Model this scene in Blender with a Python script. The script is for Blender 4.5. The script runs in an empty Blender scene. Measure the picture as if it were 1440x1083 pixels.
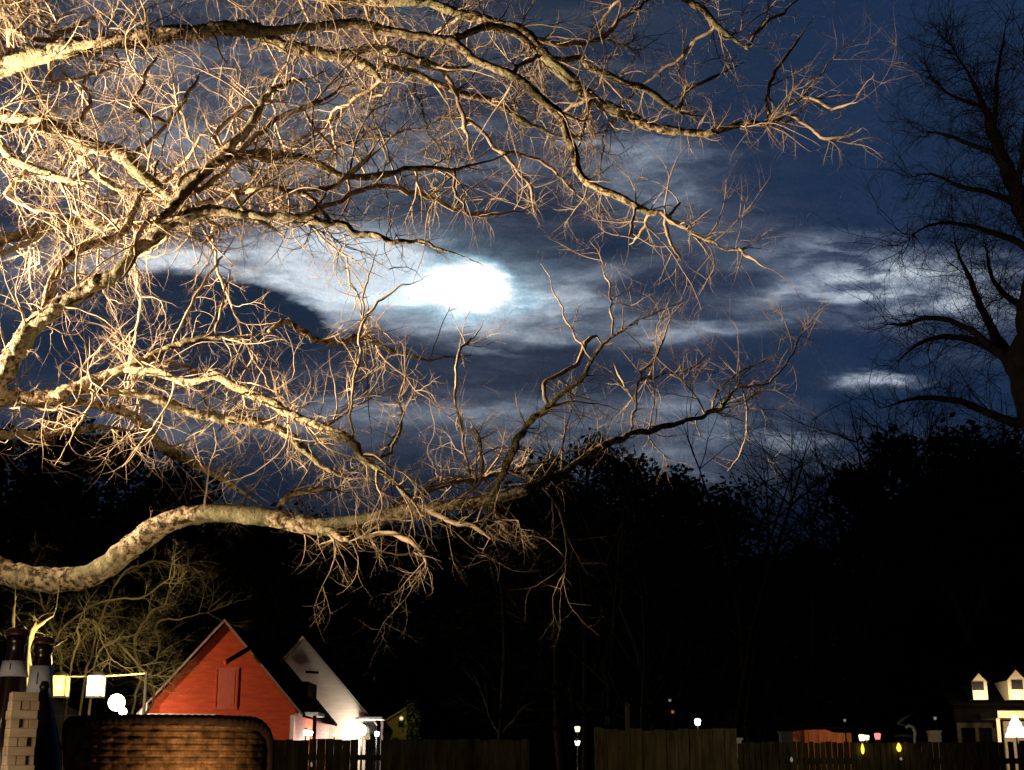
import bpy, math, random
from mathutils import Vector, Matrix, noise
R = math.radians
sc = bpy.context.scene
COL = sc.collection
F = 1978.0                                    # focal length in pixels of the 1440 px wide photograph
EYE = 1.2
PITCH = math.atan(548.5 / F)
cp, sp = math.cos(PITCH), math.sin(PITCH)

def ray(px, py):
    a, b = (px - 720) / F, (541.5 - py) / F
    return Vector((a, cp - b * sp, sp + b * cp))
def P(px, py, d):
    r = ray(px, py); t = d / r.y
    return Vector((r.x * t, d, EYE + r.z * t))
def mpp(px, py, d):                            # metres per photo pixel there
    return d / ray(px, py).y / F

# ---------------------------------------------------------------- materials
def mat(name):
    m = bpy.data.materials.new(name); m.use_nodes = True
    nt = m.node_tree; b = nt.nodes['Principled BSDF']
    return m, nt, b
def noise_mat(name, c1, c2, scale=8, rough=.85, bump=.3, bdist=.02, detail=8, stretch=(1, 1, 1), metallic=0, lo=.35, hi=.65):
    m, nt, b = mat(name); N = nt.nodes.new; L = nt.links.new
    tc = N('ShaderNodeTexCoord'); mp = N('ShaderNodeMapping'); mp.inputs['Scale'].default_value = stretch
    L(tc.outputs['Object'], mp.inputs['Vector'])
    n = N('ShaderNodeTexNoise'); n.inputs['Scale'].default_value = scale; n.inputs['Detail'].default_value = detail
    n.inputs['Roughness'].default_value = .65
    L(mp.outputs[0], n.inputs['Vector'])
    r = N('ShaderNodeValToRGB'); r.color_ramp.elements[0].position = lo; r.color_ramp.elements[1].position = hi
    r.color_ramp.elements[0].color = (*c1, 1); r.color_ramp.elements[1].color = (*c2, 1)
    L(n.outputs['Fac'], r.inputs['Fac']); L(r.outputs[0], b.inputs['Base Color'])
    if rough > .8: b.inputs['Specular IOR Level'].default_value = .12
    b.inputs['Roughness'].default_value = rough; b.inputs['Metallic'].default_value = metallic
    if bump:
        bp = N('ShaderNodeBump'); bp.inputs['Strength'].default_value = bump; bp.inputs['Distance'].default_value = bdist
        L(n.outputs['Fac'], bp.inputs['Height']); L(bp.outputs[0], b.inputs['Normal'])
    return m
def emit_mat(name, col, strength):
    m, nt, b = mat(name)
    b.inputs['Base Color'].default_value = (*[min(1, c) for c in col], 1)
    b.inputs['Emission Color'].default_value = (*col, 1); b.inputs['Emission Strength'].default_value = strength
    return m
def siding_mat(name, c1, c2, pitch=.13):
    m, nt, b = mat(name); N = nt.nodes.new; L = nt.links.new
    tc = N('ShaderNodeTexCoord'); sx = N('ShaderNodeSeparateXYZ'); L(tc.outputs['Object'], sx.inputs[0])
    md = N('ShaderNodeMath'); md.operation = 'DIVIDE'; md.inputs[1].default_value = pitch; L(sx.outputs['Z'], md.inputs[0])
    fr = N('ShaderNodeMath'); fr.operation = 'FRACT'; L(md.outputs[0], fr.inputs[0])
    bp = N('ShaderNodeBump'); bp.inputs['Strength'].default_value = .9; bp.inputs['Distance'].default_value = .03; bp.invert = True
    L(fr.outputs[0], bp.inputs['Height']); L(bp.outputs[0], b.inputs['Normal'])
    n = N('ShaderNodeTexNoise'); n.inputs['Scale'].default_value = 2.2; n.inputs['Detail'].default_value = 7
    r = N('ShaderNodeValToRGB'); r.color_ramp.elements[0].position = .3; r.color_ramp.elements[1].position = .7
    r.color_ramp.elements[0].color = (*c1, 1); r.color_ramp.elements[1].color = (*c2, 1)
    mp = N('ShaderNodeMapping'); mp.inputs['Scale'].default_value = (1, 1, 4); L(tc.outputs['Object'], mp.inputs[0]); L(mp.outputs[0], n.inputs['Vector'])
    L(n.outputs['Fac'], r.inputs['Fac']); L(r.outputs[0], b.inputs['Base Color']); b.inputs['Roughness'].default_value = .7
    return m
M = {}
def bark_mat(name, c1, c2, c3):
    m = noise_mat(name, c1, c2, scale=24, bump=1, bdist=.07, detail=12, stretch=(1, 1, 1), lo=.42, hi=.56)
    nt = m.node_tree; N = nt.nodes.new; L = nt.links.new; b = nt.nodes['Principled BSDF']
    ramp = [n for n in nt.nodes if n.type == 'VALTORGB'][0]
    n2 = N('ShaderNodeTexNoise'); n2.inputs['Scale'].default_value = 2.3; n2.inputs['Detail'].default_value = 5
    tc = [n for n in nt.nodes if n.type == 'TEX_COORD'][0]; L(tc.outputs['Object'], n2.inputs['Vector'])
    r2 = N('ShaderNodeValToRGB'); r2.color_ramp.elements[0].position = .48; r2.color_ramp.elements[1].position = .62
    L(n2.outputs['Fac'], r2.inputs['Fac'])
    mx = N('ShaderNodeMix'); mx.data_type = 'RGBA'; L(r2.outputs[0], mx.inputs['Factor']); L(ramp.outputs[0], mx.inputs['A'])
    mx.inputs['B'].default_value = (*c3, 1); L(mx.outputs['Result'], b.inputs['Base Color'])
    b.inputs['Roughness'].default_value = .9
    return m
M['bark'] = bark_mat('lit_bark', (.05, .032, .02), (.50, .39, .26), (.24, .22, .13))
M['twig'] = noise_mat('twig_bark', (.20, .145, .10), (.42, .32, .23), scale=5, bump=0)
M['shrub'] = noise_mat('shrub_bark', (.09, .075, .035), (.22, .19, .09), scale=4, bump=0)
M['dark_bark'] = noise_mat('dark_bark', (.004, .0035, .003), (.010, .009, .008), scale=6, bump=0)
M['evergreen'] = noise_mat('evergreen_leaves', (.012, .02, .01), (.035, .045, .022), scale=3, bump=0)
M['grass'] = noise_mat('grass', (.02, .035, .012), (.05, .06, .025), scale=3, bump=.5, bdist=.05)
M['patio'] = noise_mat('patio_stone', (.16, .14, .12), (.28, .26, .23), scale=5, bump=.3)
M['fence'] = noise_mat('fence_wood', (.045, .036, .017), (.16, .13, .07), scale=3, bump=.5, stretch=(4, 4, .6))
M['red'] = siding_mat('red_clapboard', (.46, .040, .006), (.66, .075, .010))
M['white_siding'] = siding_mat('white_clapboard', (.34, .31, .26), (.42, .38, .31))
M['cream_siding'] = siding_mat('cream_clapboard', (.60, .50, .36), (.68, .58, .42))
M['yellow_siding'] = siding_mat('yellow_clapboard', (.45, .34, .07), (.58, .45, .10))
M['trim'] = noise_mat('white_trim', (.66, .63, .58), (.78, .75, .70), scale=4, bump=.1)
M['rake'] = noise_mat('weathered_rake_board', (.30, .17, .14), (.42, .26, .22), scale=4, bump=.1)
M['roof'] = noise_mat('shingle_roof', (.003, .003, .003), (.008, .0075, .007), scale=14, bump=.6)
M['roof'].node_tree.nodes['Principled BSDF'].inputs['Specular IOR Level'].default_value = 0
M['terracotta'] = noise_mat('terracotta_boards', (.42, .11, .035), (.62, .24, .10), scale=3, bump=.4, stretch=(3, 3, .6))
M['dark_glass'] = noise_mat('dark_window', (.012, .012, .014), (.03, .03, .035), scale=2, rough=.08, bump=0)
M['curtain'] = noise_mat('drawn_curtain', (.52, .09, .05), (.60, .15, .10), scale=3, bump=.2, stretch=(8, 1, 1))
M['brass'] = noise_mat('brass_reflector', (.45, .28, .08), (.65, .45, .16), scale=20, rough=.6, bump=.1)
M['metal'] = noise_mat('black_metal', (.012, .012, .012), (.03, .028, .026), scale=20, rough=.4, bump=.1, metallic=.6)
M['wicker'] = noise_mat('brown_wicker', (.025, .015, .008), (.14, .085, .042), scale=14, rough=.82, bump=.4, bdist=.002, stretch=(4, 1, 3))
nt = M['wicker'].node_tree; N = nt.nodes.new; L = nt.links.new; b = nt.nodes['Principled BSDF']
tc = N('ShaderNodeTexCoord'); sx3 = N('ShaderNodeSeparateXYZ'); cb3 = N('ShaderNodeCombineXYZ'); L(tc.outputs['Object'], sx3.inputs[0]); L(sx3.outputs['X'], cb3.inputs[0]); L(sx3.outputs['Z'], cb3.inputs[1])
bk = N('ShaderNodeTexBrick'); L(cb3.outputs[0], bk.inputs['Vector']); bk.inputs['Scale'].default_value = 1
bk.inputs['Brick Width'].default_value = .019; bk.inputs['Row Height'].default_value = .0062; bk.inputs['Mortar Size'].default_value = .0009; bk.inputs['Mortar Smooth'].default_value = .6
bk.inputs['Color1'].default_value = (1, 1, 1, 1); bk.inputs['Color2'].default_value = (.55, .50, .45, 1); bk.inputs['Mortar'].default_value = (.22, .18, .15, 1)
rp = [n for n in nt.nodes if n.type == 'VALTORGB'][0]; mu = N('ShaderNodeMix'); mu.data_type = 'RGBA'; mu.blend_type = 'MULTIPLY'; mu.inputs['Factor'].default_value = .7
L(rp.outputs[0], mu.inputs['A']); L(bk.outputs['Color'], mu.inputs['B']); L(mu.outputs['Result'], b.inputs['Base Color'])
M['wicker_rim'] = noise_mat('dark_wicker_rim', (.012, .008, .005), (.03, .018, .012), scale=40, rough=.85, bump=.4, bdist=.002)
M['block'] = noise_mat('pale_wood_block', (.36, .25, .14), (.62, .46, .29), scale=14, rough=.7, bump=.3, bdist=.002, stretch=(1, 1, 5))
M['dull'] = noise_mat('dull_brown_paint', (.03, .026, .02), (.06, .05, .04), scale=4, bump=.2)
M['table'] = noise_mat('dark_table_top', (.04, .025, .015), (.09, .055, .03), scale=6, rough=.45, bump=.2, stretch=(1, 8, 1))
M['label'] = noise_mat('paper_label', (.50, .50, .52), (.68, .67, .68), scale=30, rough=.6, bump=.1, bdist=.001)
M['ink'] = noise_mat('label_ink', (.12, .12, .13), (.2, .2, .2), scale=30, bump=0)
M['foil'] = noise_mat('dark_foil', (.05, .015, .008), (.10, .03, .015), scale=40, rough=.3, bump=.1, bdist=.001)
m, nt, b = mat('amber_glass')
b.inputs['Base Color'].default_value = (.018, .006, .003, 1); b.inputs['Roughness'].default_value = .28
b.inputs['Coat Weight'].default_value = .5; M['amber'] = m
m, nt, b = mat('black_glass')
b.inputs['Base Color'].default_value = (.006, .005, .004, 1); b.inputs['Roughness'].default_value = .15; M['black_glass'] = m
M['lamp_hot'] = emit_mat('hot_lamp_glass', (1, .86, .58), 14)
M['lamp_cold'] = emit_mat('cool_lamp_glass', (.95, .97, 1), 7)
M['lamp_yellow'] = emit_mat('yellow_lantern_pane', (1, .62, .10), 1.3)
M['lamp_pale'] = emit_mat('pale_lantern_pane', (1, .80, .42), 2.2)
M['lamp_gold'] = emit_mat('gold_lamp', (1, .70, .08), 1.6)
M['lamp_pink'] = emit_mat('pink_lamp', (1, .22, .25), 1.5)
M['lamp_orange'] = emit_mat('orange_lamp', (.9, .25, .06), .35)
M['lamp_dim'] = emit_mat('dim_lamp', (.5, .45, .38), .35)
M['flame'] = emit_mat('candle_flame', (1, .55, .16), 10)
M['lit_tree'] = emit_mat('lit_ornament_tree', (1, .93, .80), 1.5)

# ---------------------------------------------------------------- mesh helpers
class MB:
    def __init__(s): s.v = []; s.f = []
    def add(s, v, f):
        o = len(s.v); s.v += [tuple(x) for x in v]; s.f += [tuple(i + o for i in q) for q in f]
    def box(s, c, d, rz=0, rx=0, ry=0):
        m = Matrix.Translation(c) @ Matrix.Rotation(rz, 4, 'Z') @ Matrix.Rotation(ry, 4, 'Y') @ Matrix.Rotation(rx, 4, 'X')
        v = [m @ Vector((x * d[0] / 2, y * d[1] / 2, z * d[2] / 2)) for x in (-1, 1) for y in (-1, 1) for z in (-1, 1)]
        s.add(v, [(0, 1, 3, 2), (4, 6, 7, 5), (0, 4, 5, 1), (2, 3, 7, 6), (0, 2, 6, 4), (1, 5, 7, 3)])
    def tube(s, pts, rad, n=6, cap=True, wob=0.0):
        rings = []; up = None
        for i, p in enumerate(pts):
            t = (pts[min(i + 1, len(pts) - 1)] - pts[max(i - 1, 0)])
            if t.length < 1e-9: t = Vector((0, 0, 1))
            t.normalize()
            if up is None:
                a = Vector((0, 1, 0)) if abs(t.y) < .9 else Vector((1, 0, 0))
                up = (a - t * a.dot(t)).normalized()
            else:
                up = up - t * up.dot(t)
                up = up.normalized() if up.length > 1e-6 else t.orthogonal().normalized()
            w = t.cross(up); ring = []
            for k in range(n):
                an = 2 * math.pi * k / n
                q = up * math.cos(an) + w * math.sin(an)
                r = rad[i]
                if wob: r *= 1 + wob * noise.noise((p + q * r) * 6.0) + wob * 1.1 * noise.noise((p + q * r) * 15.0) + wob * .7 * noise.noise((p + q * r) * 34.0)
                ring.append(p + q * r)
            rings.append(ring)
        v = [x for r in rings for x in r]; f = []
        for i in range(len(pts) - 1):
            for k in range(n):
                f.append((i * n + k, i * n + (k + 1) % n, (i + 1) * n + (k + 1) % n, (i + 1) * n + k))
        if cap:
            f.append(tuple(range(n - 1, -1, -1))); f.append(tuple((len(pts) - 1) * n + k for k in range(n)))
        s.add(v, f)
    def lathe(s, c, prof, n=24, flat=False):
        v = []; f = []
        for r, z in prof:
            for k in range(n):
                a = 2 * math.pi * k / n; v.append((c[0] + r * math.cos(a), c[1] + r * math.sin(a), c[2] + z))
        for i in range(len(prof) - 1):
            for k in range(n):
                f.append((i * n + k, i * n + (k + 1) % n, (i + 1) * n + (k + 1) % n, (i + 1) * n + k))
        f.append(tuple(range(n - 1, -1, -1))); f.append(tuple((len(prof) - 1) * n + k for k in range(n)))
        s.add(v, f)
    def ball(s, c, r, n=12, sz=1.0):
        s.lathe(c, [(max(.001, r * math.sin(math.pi * i / n)), -r * sz * math.cos(math.pi * i / n)) for i in range(n + 1)], n * 2)
    def prism(s, poly, y0, y1):                 # poly: (x, z) outline extruded along y
        n = len(poly)
        v = [(x, y0, z) for x, z in poly] + [(x, y1, z) for x, z in poly]
        f = [tuple(range(n)), tuple(range(2 * n - 1, n - 1, -1))]
        for i in range(n): f.append((i, (i + 1) % n + 0, (i + 1) % n + n, i + n)[::-1])
        s.add(v, f)
    def build(s, name, m, parent=None, smooth=False):
        me = bpy.data.meshes.new(name); me.from_pydata(s.v, [], s.f); me.update()
        me.materials.append(m)
        if smooth:
            me.polygons.foreach_set('use_smooth', [True] * len(me.polygons))
        o = bpy.data.objects.new(name, me); COL.objects.link(o)
        if parent:
            o.parent = parent; o.matrix_parent_inverse = Matrix.Translation(-parent.location) if not parent.rotation_euler.z else parent.matrix_basis.inverted()
        return o
def tag(o, label=None, cat=None, group=None, kind=None):
    if label: o['label'] = label
    if cat: o['category'] = cat
    if group: o['group'] = group
    if kind: o['kind'] = kind
    return o
def empty(name, loc, label, cat, group=None):
    o = bpy.data.objects.new(name, None); COL.objects.link(o); o.location = loc; o.empty_display_size = .1
    return tag(o, label, cat, group)
def lamp(name, loc, col, power, size=.05, parent=None, kind='POINT', spot=None, aim=None):
    l = bpy.data.lights.new(name, kind); l.color = col; l.energy = power
    l.shadow_soft_size = size
    o = bpy.data.objects.new(name, l); COL.objects.link(o); o.location = loc
    if spot: l.spot_size = spot; l.spot_blend = .6
    if aim is not None: o.rotation_euler = (Vector(aim) - Vector(loc)).to_track_quat('-Z', 'Y').to_euler()
    return o

# ---------------------------------------------------------------- camera
cam = bpy.data.cameras.new('camera'); co = bpy.data.objects.new('camera', cam); COL.objects.link(co)
cam.sensor_width = 36; cam.lens = 36 * F / 1440; cam.clip_end = 3000; cam.clip_start = .05
co.location = (0, 0, EYE); co.rotation_euler = (R(90) + PITCH, 0, 0); sc.camera = co

# ---------------------------------------------------------------- night sky
w = bpy.data.worlds.new('World'); sc.world = w; w.use_nodes = True
nt = w.node_tree; nt.nodes.clear(); N = nt.nodes.new; L = nt.links.new
out = N('ShaderNodeOutputWorld'); bg = N('ShaderNodeBackground'); L(bg.outputs[0], out.inputs[0])
tc = N('ShaderNodeTexCoord'); sx = N('ShaderNodeSeparateXYZ'); L(tc.outputs['Generated'], sx.inputs[0])
def mth(op, a, b=None, c=None, clamp=False):
    n = N('ShaderNodeMath'); n.operation = op; n.use_clamp = clamp
    for i, x in enumerate((a, b, c)):
        if x is None: continue
        if isinstance(x, (int, float)): n.inputs[i].default_value = x
        else: L(x, n.inputs[i])
    return n.outputs[0]
yy = mth('MAXIMUM', sx.outputs['Y'], .02)
su = mth('DIVIDE', sx.outputs['X'], yy); sw = mth('DIVIDE', sx.outputs['Z'], yy)
cb = N('ShaderNodeCombineXYZ'); L(su, cb.inputs[0]); L(sw, cb.inputs[1])
def vm(op, a, b=None):
    n = N('ShaderNodeVectorMath'); n.operation = op
    for i, x in enumerate((a, b)):
        if x is None: continue
        if isinstance(x, (tuple, Vector)): n.inputs[i].default_value = x
        else: L(x, n.inputs[i])
    return n
def nz(vec, scl, off, detail=6, rough=.55, col=False):
    m_ = vm('MULTIPLY_ADD', vec, scl); m_.inputs[2].default_value = off
    n = N('ShaderNodeTexNoise'); n.inputs['Scale'].default_value = 1; n.inputs['Detail'].default_value = detail; n.inputs['Roughness'].default_value = rough
    L(m_.outputs[0], n.inputs['Vector'])
    return n.outputs['Color'] if col else n.outputs['Fac']
wn = nz(cb.outputs[0], (6, 16, 1), (3.1, 7.7, 0), 7, .6, True)
wc = vm('SUBTRACT', wn, (.5, .5, .5)); ws = vm('MULTIPLY', wc.outputs[0], (.14, .055, 0))
wv = vm('ADD', cb.outputs[0], ws.outputs[0]).outputs[0]
wnb = nz(cb.outputs[0], (14, 34, 1), (5.1, 2.7, 0), 5, .6, True); wcb = vm('SUBTRACT', wnb, (.5, .5, .5)); ws2 = vm('MULTIPLY_ADD', wc.outputs[0], (.08, .035, 0)); L(vm('MULTIPLY', wcb.outputs[0], (.035, .018, 0)).outputs[0], ws2.inputs[2]); wv2 = vm('ADD', cb.outputs[0], ws2.outputs[0]).outputs[0]
def uw(px, py):
    r = ray(px, py); return r.x / r.y, r.z / r.y
def blob(px, py, rx, ry, amp, vec=None, rot=0, soft=1.0):
    u, v = uw(px, py); s = (uw(px + 10, py)[0] - u) / 10; t = (v - uw(px, py + 10)[1]) / 10
    d = vm('SUBTRACT', vec if vec is not None else wv, (u, v, 0)).outputs[0]
    if rot:
        rn = N('ShaderNodeVectorRotate'); rn.rotation_type = 'Z_AXIS'; rn.inputs['Angle'].default_value = R(rot); L(d, rn.inputs['Vector']); d = rn.outputs[0]
    d = vm('MULTIPLY', d, (1 / (rx * s), 1 / (ry * t), 0)).outputs[0]
    ln = vm('LENGTH', d).outputs['Value']
    mr = N('ShaderNodeMapRange'); mr.interpolation_type = 'SMOOTHERSTEP'
    mr.inputs['From Min'].default_value = 1 - soft; mr.inputs['From Max'].default_value = 1
    mr.inputs['To Min'].default_value = amp; mr.inputs['To Max'].default_value = 0
    L(ln, mr.inputs['Value']); return mr.outputs[0]
def addall(l):
    r = l[0]
    for x in l[1:]: r = mth('ADD', r, x)
    return r
# cloud brightness
streak = nz(wv2, (8, 30, 1), (1.3, 2.2, 0), 9, .62)
broad = nz(wv2, (3.6, 11, 1), (8.3, 1.2, 0), 6, .55)
sm = mth('MULTIPLY', mth('SUBTRACT', streak, .37, clamp=True), 4.2, clamp=True)
bm_ = mth('MULTIPLY', mth('SUBTRACT', broad, .40, clamp=True), 4.6, clamp=True)
lit = addall([
    blob(560, 330, 1000, 520, .15), blob(370, 385, 300, 95, .55, vec=wv2, soft=.5), blob(490, 400, 240, 80, .40, soft=.8), blob(300, 345, 260, 60, .20),
    blob(600, 410, 250, 100, .50), blob(760, 435, 240, 60, .50, rot=-6),
    blob(860, 235, 240, 75, .34), blob(760, 195, 160, 40, .25), blob(480, 215, 300, 60, .12),
    blob(1180, 395, 260, 105, .46, soft=.9), blob(1380, 420, 190, 120, .38), blob(950, 466, 260, 22, .42), blob(1228, 536, 120, 24, .95),
    blob(1050, 640, 460, 110, .22), blob(690, 492, 90, 8, .5), blob(300, 60, 800, 300, .12), blob(100, 280, 420, 250, .10), blob(600, 570, 700, 110, .26)])
dark = addall([
    blob(235, 462, 235, 84, .97, vec=wv2, soft=.30), blob(380, 450, 90, 58, .7, vec=wv2, soft=.4), blob(80, 490, 260, 70, .6), blob(830, 345, 150, 42, .85), blob(960, 400, 140, 40, .5), blob(1215, 486, 180, 36, .8),
    blob(560, 524, 660, 62, .72, vec=wv2, soft=.5), blob(1150, 560, 250, 40, .5), blob(640, 335, 90, 18, .35),
    blob(1150, 250, 330, 90, .35), blob(1250, 120, 330, 150, .35)])
keep = mth('SUBTRACT', 1, dark, clamp=True)
tex = mth('ADD', mth('MULTIPLY', mth('MULTIPLY', sm, sm), .95), mth('MULTIPLY', bm_, .45))
rip = nz(wv2, (24, 75, 1), (4.4, 9.1, 0), 5, .55)
ripm = mth('MULTIPLY', mth('SUBTRACT', rip, .40, clamp=True), 5.5, clamp=True)
side = mth('MULTIPLY', mth('SUBTRACT', su, .10, clamp=True), 7, clamp=True)
ripw = mth('SUBTRACT', 1, mth('MULTIPLY', side, mth('MULTIPLY', mth('SUBTRACT', 1, ripm), .78)))
bank = addall([blob(400, 380, 230, 74, .24, vec=wv2, soft=.55), blob(560, 400, 200, 80, .08, vec=wv2, soft=.8), blob(640, 405, 330, 130, .10)])
cl = mth('MULTIPLY', mth('ADD', mth('MULTIPLY', mth('MULTIPLY', lit, mth('ADD', tex, .16)), ripw), mth('MULTIPLY', bank, mth('ADD', .6, mth('MULTIPLY', sm, .4)))), keep)
cr = N('ShaderNodeValToRGB'); e = cr.color_ramp.elements
e[0].position = 0; e[0].color = (.0125, .0235, .048, 1); e[1].position = 1; e[1].color = (.66, .74, .82, 1)
for p_, c_ in ((.05, (.029, .041, .070, 1)), (.13, (.066, .085, .125, 1)), (.28, (.160, .195, .255, 1)), (.52, (.34, .39, .465, 1))):
    x_ = cr.color_ramp.elements.new(p_); x_.color = c_
L(cl, cr.inputs['Fac'])
# moon glow: burnt-out core with a cool rim of cloud round it
core = addall([blob(645, 402, 94, 66, 2.8, vec=wv2, soft=.8), blob(650, 418, 140, 56, 1.1, vec=wv2, soft=.9), blob(640, 400, 230, 100, .26), blob(720, 432, 150, 26, .7), blob(545, 425, 150, 36, .45)])
core = mth('MULTIPLY', core, mth('ADD', .55, mth('MULTIPLY', sm, .6)))
# moonset side stays brighter, clear zenith side deep blue, everything dims to the horizon
cg = N('ShaderNodeValToRGB'); e = cg.color_ramp.elements; e[0].color = (0, 0, 0, 1); e[1].color = (1.5, 1.6, 1.6, 1); e[1].position = .85
for p_, c_ in ((.10, (.035, .085, .11, 1)), (.25, (.15, .30, .36, 1)), (.5, (.62, .74, .78, 1))):
    x_ = e.new(p_); x_.color = c_
L(mth('MULTIPLY', core, .42), cg.inputs['Fac']); cgs = cg
bl = N('ShaderNodeVectorMath'); bl.operation = 'SCALE'; bl.inputs[0].default_value = (.0, .006, .026); L(mth('MULTIPLY', mth('SUBTRACT', su, .02, clamp=True), 4, clamp=True), bl.inputs['Scale'])
tot = vm('ADD', vm('ADD', cr.outputs[0], cgs.outputs[0]).outputs[0], bl.outputs[0]).outputs[0]
hz = N('ShaderNodeMapRange'); hz.interpolation_type = 'SMOOTHSTEP'
hz.inputs['From Min'].default_value = uw(900, 900)[1]; hz.inputs['From Max'].default_value = uw(900, 560)[1]; hz.inputs['To Min'].default_value = .06
L(sw, hz.inputs['Value'])
fr = N('ShaderNodeMapRange'); fr.inputs['From Min'].default_value = -.1; fr.inputs['From Max'].default_value = .7; fr.inputs['To Min'].default_value = .12
L(sx.outputs['Y'], fr.inputs['Value'])
gr = nz(tc.outputs['Generated'], (420, 420, 420), (0, 0, 0), 2, .8)      # fine mottling of thin cloud
grm = mth('ADD', .72, mth('MULTIPLY', gr, .56))
sb = N('ShaderNodeVectorMath'); sb.operation = 'SCALE'; L(tot, sb.inputs[0]); L(mth('MULTIPLY', mth('MULTIPLY', hz.outputs[0], fr.outputs[0]), grm), sb.inputs['Scale'])
L(sb.outputs[0], bg.inputs['Color']); bg.inputs['Strength'].default_value = 1.0
mdir = ray(645, 402).normalized()
sun = bpy.data.lights.new('moonlight', 'SUN'); sun.energy = .01; sun.angle = R(.5); sun.color = (.75, .87, 1)
so = bpy.data.objects.new('moonlight', sun); COL.objects.link(so); so.rotation_euler = mdir.to_track_quat('Z', 'Y').to_euler(); so.location = mdir * 50

# ---------------------------------------------------------------- ground
g = MB(); g.add([(-900, -60, 0), (900, -60, 0), (900, 1500, 0), (-900, 1500, 0)], [(0, 1, 2, 3)])
tag(g.build('ground', M['grass']), kind='structure')
g = MB(); g.add([(-3.2, -3, .004), (3.2, -3, .004), (3.2, 4.2, .004), (-3.2, 4.2, .004)], [(0, 1, 2, 3)])
tag(g.build('patio', M['patio']), kind='structure')

# ---------------------------------------------------------------- branch tools
def spline(pts, k=5):                            # catmull-rom over tuples (x,y,z,r)
    out = []
    n = len(pts)
    for i in range(n - 1):
        a, b_, c, d = pts[max(i - 1, 0)], pts[i], pts[i + 1], pts[min(i + 2, n - 1)]
        for j in range(k):
            t = j / k
            out.append(tuple(.5 * (2 * b_[q] + (c[q] - a[q]) * t + (2 * a[q] - 5 * b_[q] + 4 * c[q] - d[q]) * t * t + (3 * b_[q] - a[q] - 3 * c[q] + d[q]) * t ** 3) for q in range(4)))
    out.append(tuple(pts[-1])); return out
def trace(pts, d0, d1, k=5, jit=.12, ease=1.0):
    """photo outline (px, py, width) with its own depth run d0..d1 -> list of 3-D points + radii"""
    L_ = [0]
    for a, b_ in zip(pts, pts[1:]): L_.append(L_[-1] + math.hypot(a[0] - b_[0], a[1] - b_[1]))
    q = []
    for s_, (x, y, wd) in zip(L_, pts):
        d = d0 + (d1 - d0) * (s_ / L_[-1]) ** ease
        p = P(x, y, d); q.append((p.x, p.y, p.z, wd * (.95 if wd > 10 else 1.1) * mpp(x, y, d) / 2))
    sp_ = spline(q, k)
    P3 = []; RR = []
    for i, (x, y, z, r) in enumerate(sp_):
        v = Vector((x, y, z))
        nv = noise.noise_vector(v * 3.1) * r * jit * 3.2 + noise.noise_vector(v * 9) * r * jit * 1.6
        if r < .026: nv += noise.noise_vector(v * 7) * .026 + noise.noise_vector(v * 19) * .012
        P3.append(v + nv); RR.append(max(r, .0018))
    if pts[-1][2] <= 9 and pts[0][2] > 2:            # draw the last stretch out to a fine tip
        n_ = len(RR); m_ = int(n_ * .72)
        for i in range(m_, n_): RR[i] *= 1 - .8 * (i - m_) / (n_ - m_)
    return P3, RR
def twig(mb, p, d, ln, r, lvl, rnd, grav=.0, kink=.35, nkids=(5, 3), taper=.14, n=3, flat=1.0):
    seg = max(4, int(ln / .055)) if lvl > 0 else 4
    seg = min(seg, 11)
    pts = [p]; rad = [r]; st = ln / seg; cur = d.normalized(); bend = Vector((rnd.uniform(-1, 1), rnd.uniform(-1, 1) * .6, rnd.uniform(-1, 1))) * .22
    for i in range(seg):
        cur = (cur + bend + Vector((rnd.uniform(-1, 1), rnd.uniform(-1, 1) * flat, rnd.uniform(-1, 1) + grav)) * kink * .55).normalized()
        pts.append(pts[-1] + cur * st); rad.append(r * (1 - (1 - taper) * (i + 1) / seg))
    mb.tube(pts, rad, n if lvl else 3, cap=False)
    if lvl > 0:
        k = nkids[lvl - 1] if lvl - 1 < len(nkids) else 3
        k = max(1, int(k * rnd.uniform(.6, 1.35) + .5))
        for _ in range(k):
            i = rnd.randint(1, seg)
            t = (pts[i] - pts[i - 1]).normalized()
            s_ = Vector((rnd.uniform(-1, 1), rnd.uniform(-1, 1) * .7, rnd.uniform(-1, 1)))
            s_ = (s_ - t * s_.dot(t)).normalized()
            a = rnd.uniform(.5, 1.25)
            twig(mb, pts[i], t * math.cos(a) + s_ * math.sin(a), ln * rnd.uniform(.32, .62), rad[i] * .68, lvl - 1, rnd, grav, kink, nkids, taper, n, flat)

# ---------------------------------------------------------------- the big lit tree
D0 = 10.6
def dat(limb, px, py):                           # depth of an already traced limb nearest a photo point
    best = None
    for (p3, rr) in limb:
        pass
    return best
LIMBS = {}
def near_depth(names, px, py):
    bd, bv = 1e9, D0
    r = ray(px, py)
    for nm in names:
        for p in LIMBS[nm][0]:
            t = p.y / r.y; q = Vector((0, 0, EYE)) + r * t
            dd = (q - p).length
            if dd < bd: bd, bv = dd, p.y
    return bv
rt = random.Random(11)
tree = empty('bare_tree', (-4.35, D0, 0), 'huge bare deciduous tree at left with pale gnarled limbs lit warm from below', 'tree')
TR = [(-100, 1630, 130), (-104, 1400, 110), (-108, 1200, 100), (-112, 1000, 94), (-118, 800, 90), (-112, 620, 84), (-120, 420, 78), (-118, 240, 68), (-125, 80, 56), (-110, -120, 44), (-90, -330, 30), (-60, -520, 14)]
p3 = []; rr = []
q = []
for x, y, wd in TR:
    p = P(x, y, D0)
    if p.z < 0: p.z = -.05
    q.append((p.x, D0, p.z, wd * .0054 / 2))
for a in spline(q, 6): p3.append(Vector(a[:3])); rr.append(a[3])
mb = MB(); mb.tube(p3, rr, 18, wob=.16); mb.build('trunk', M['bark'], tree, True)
LIMBS['trunk'] = (p3, rr)
T = 'trunk'
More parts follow.
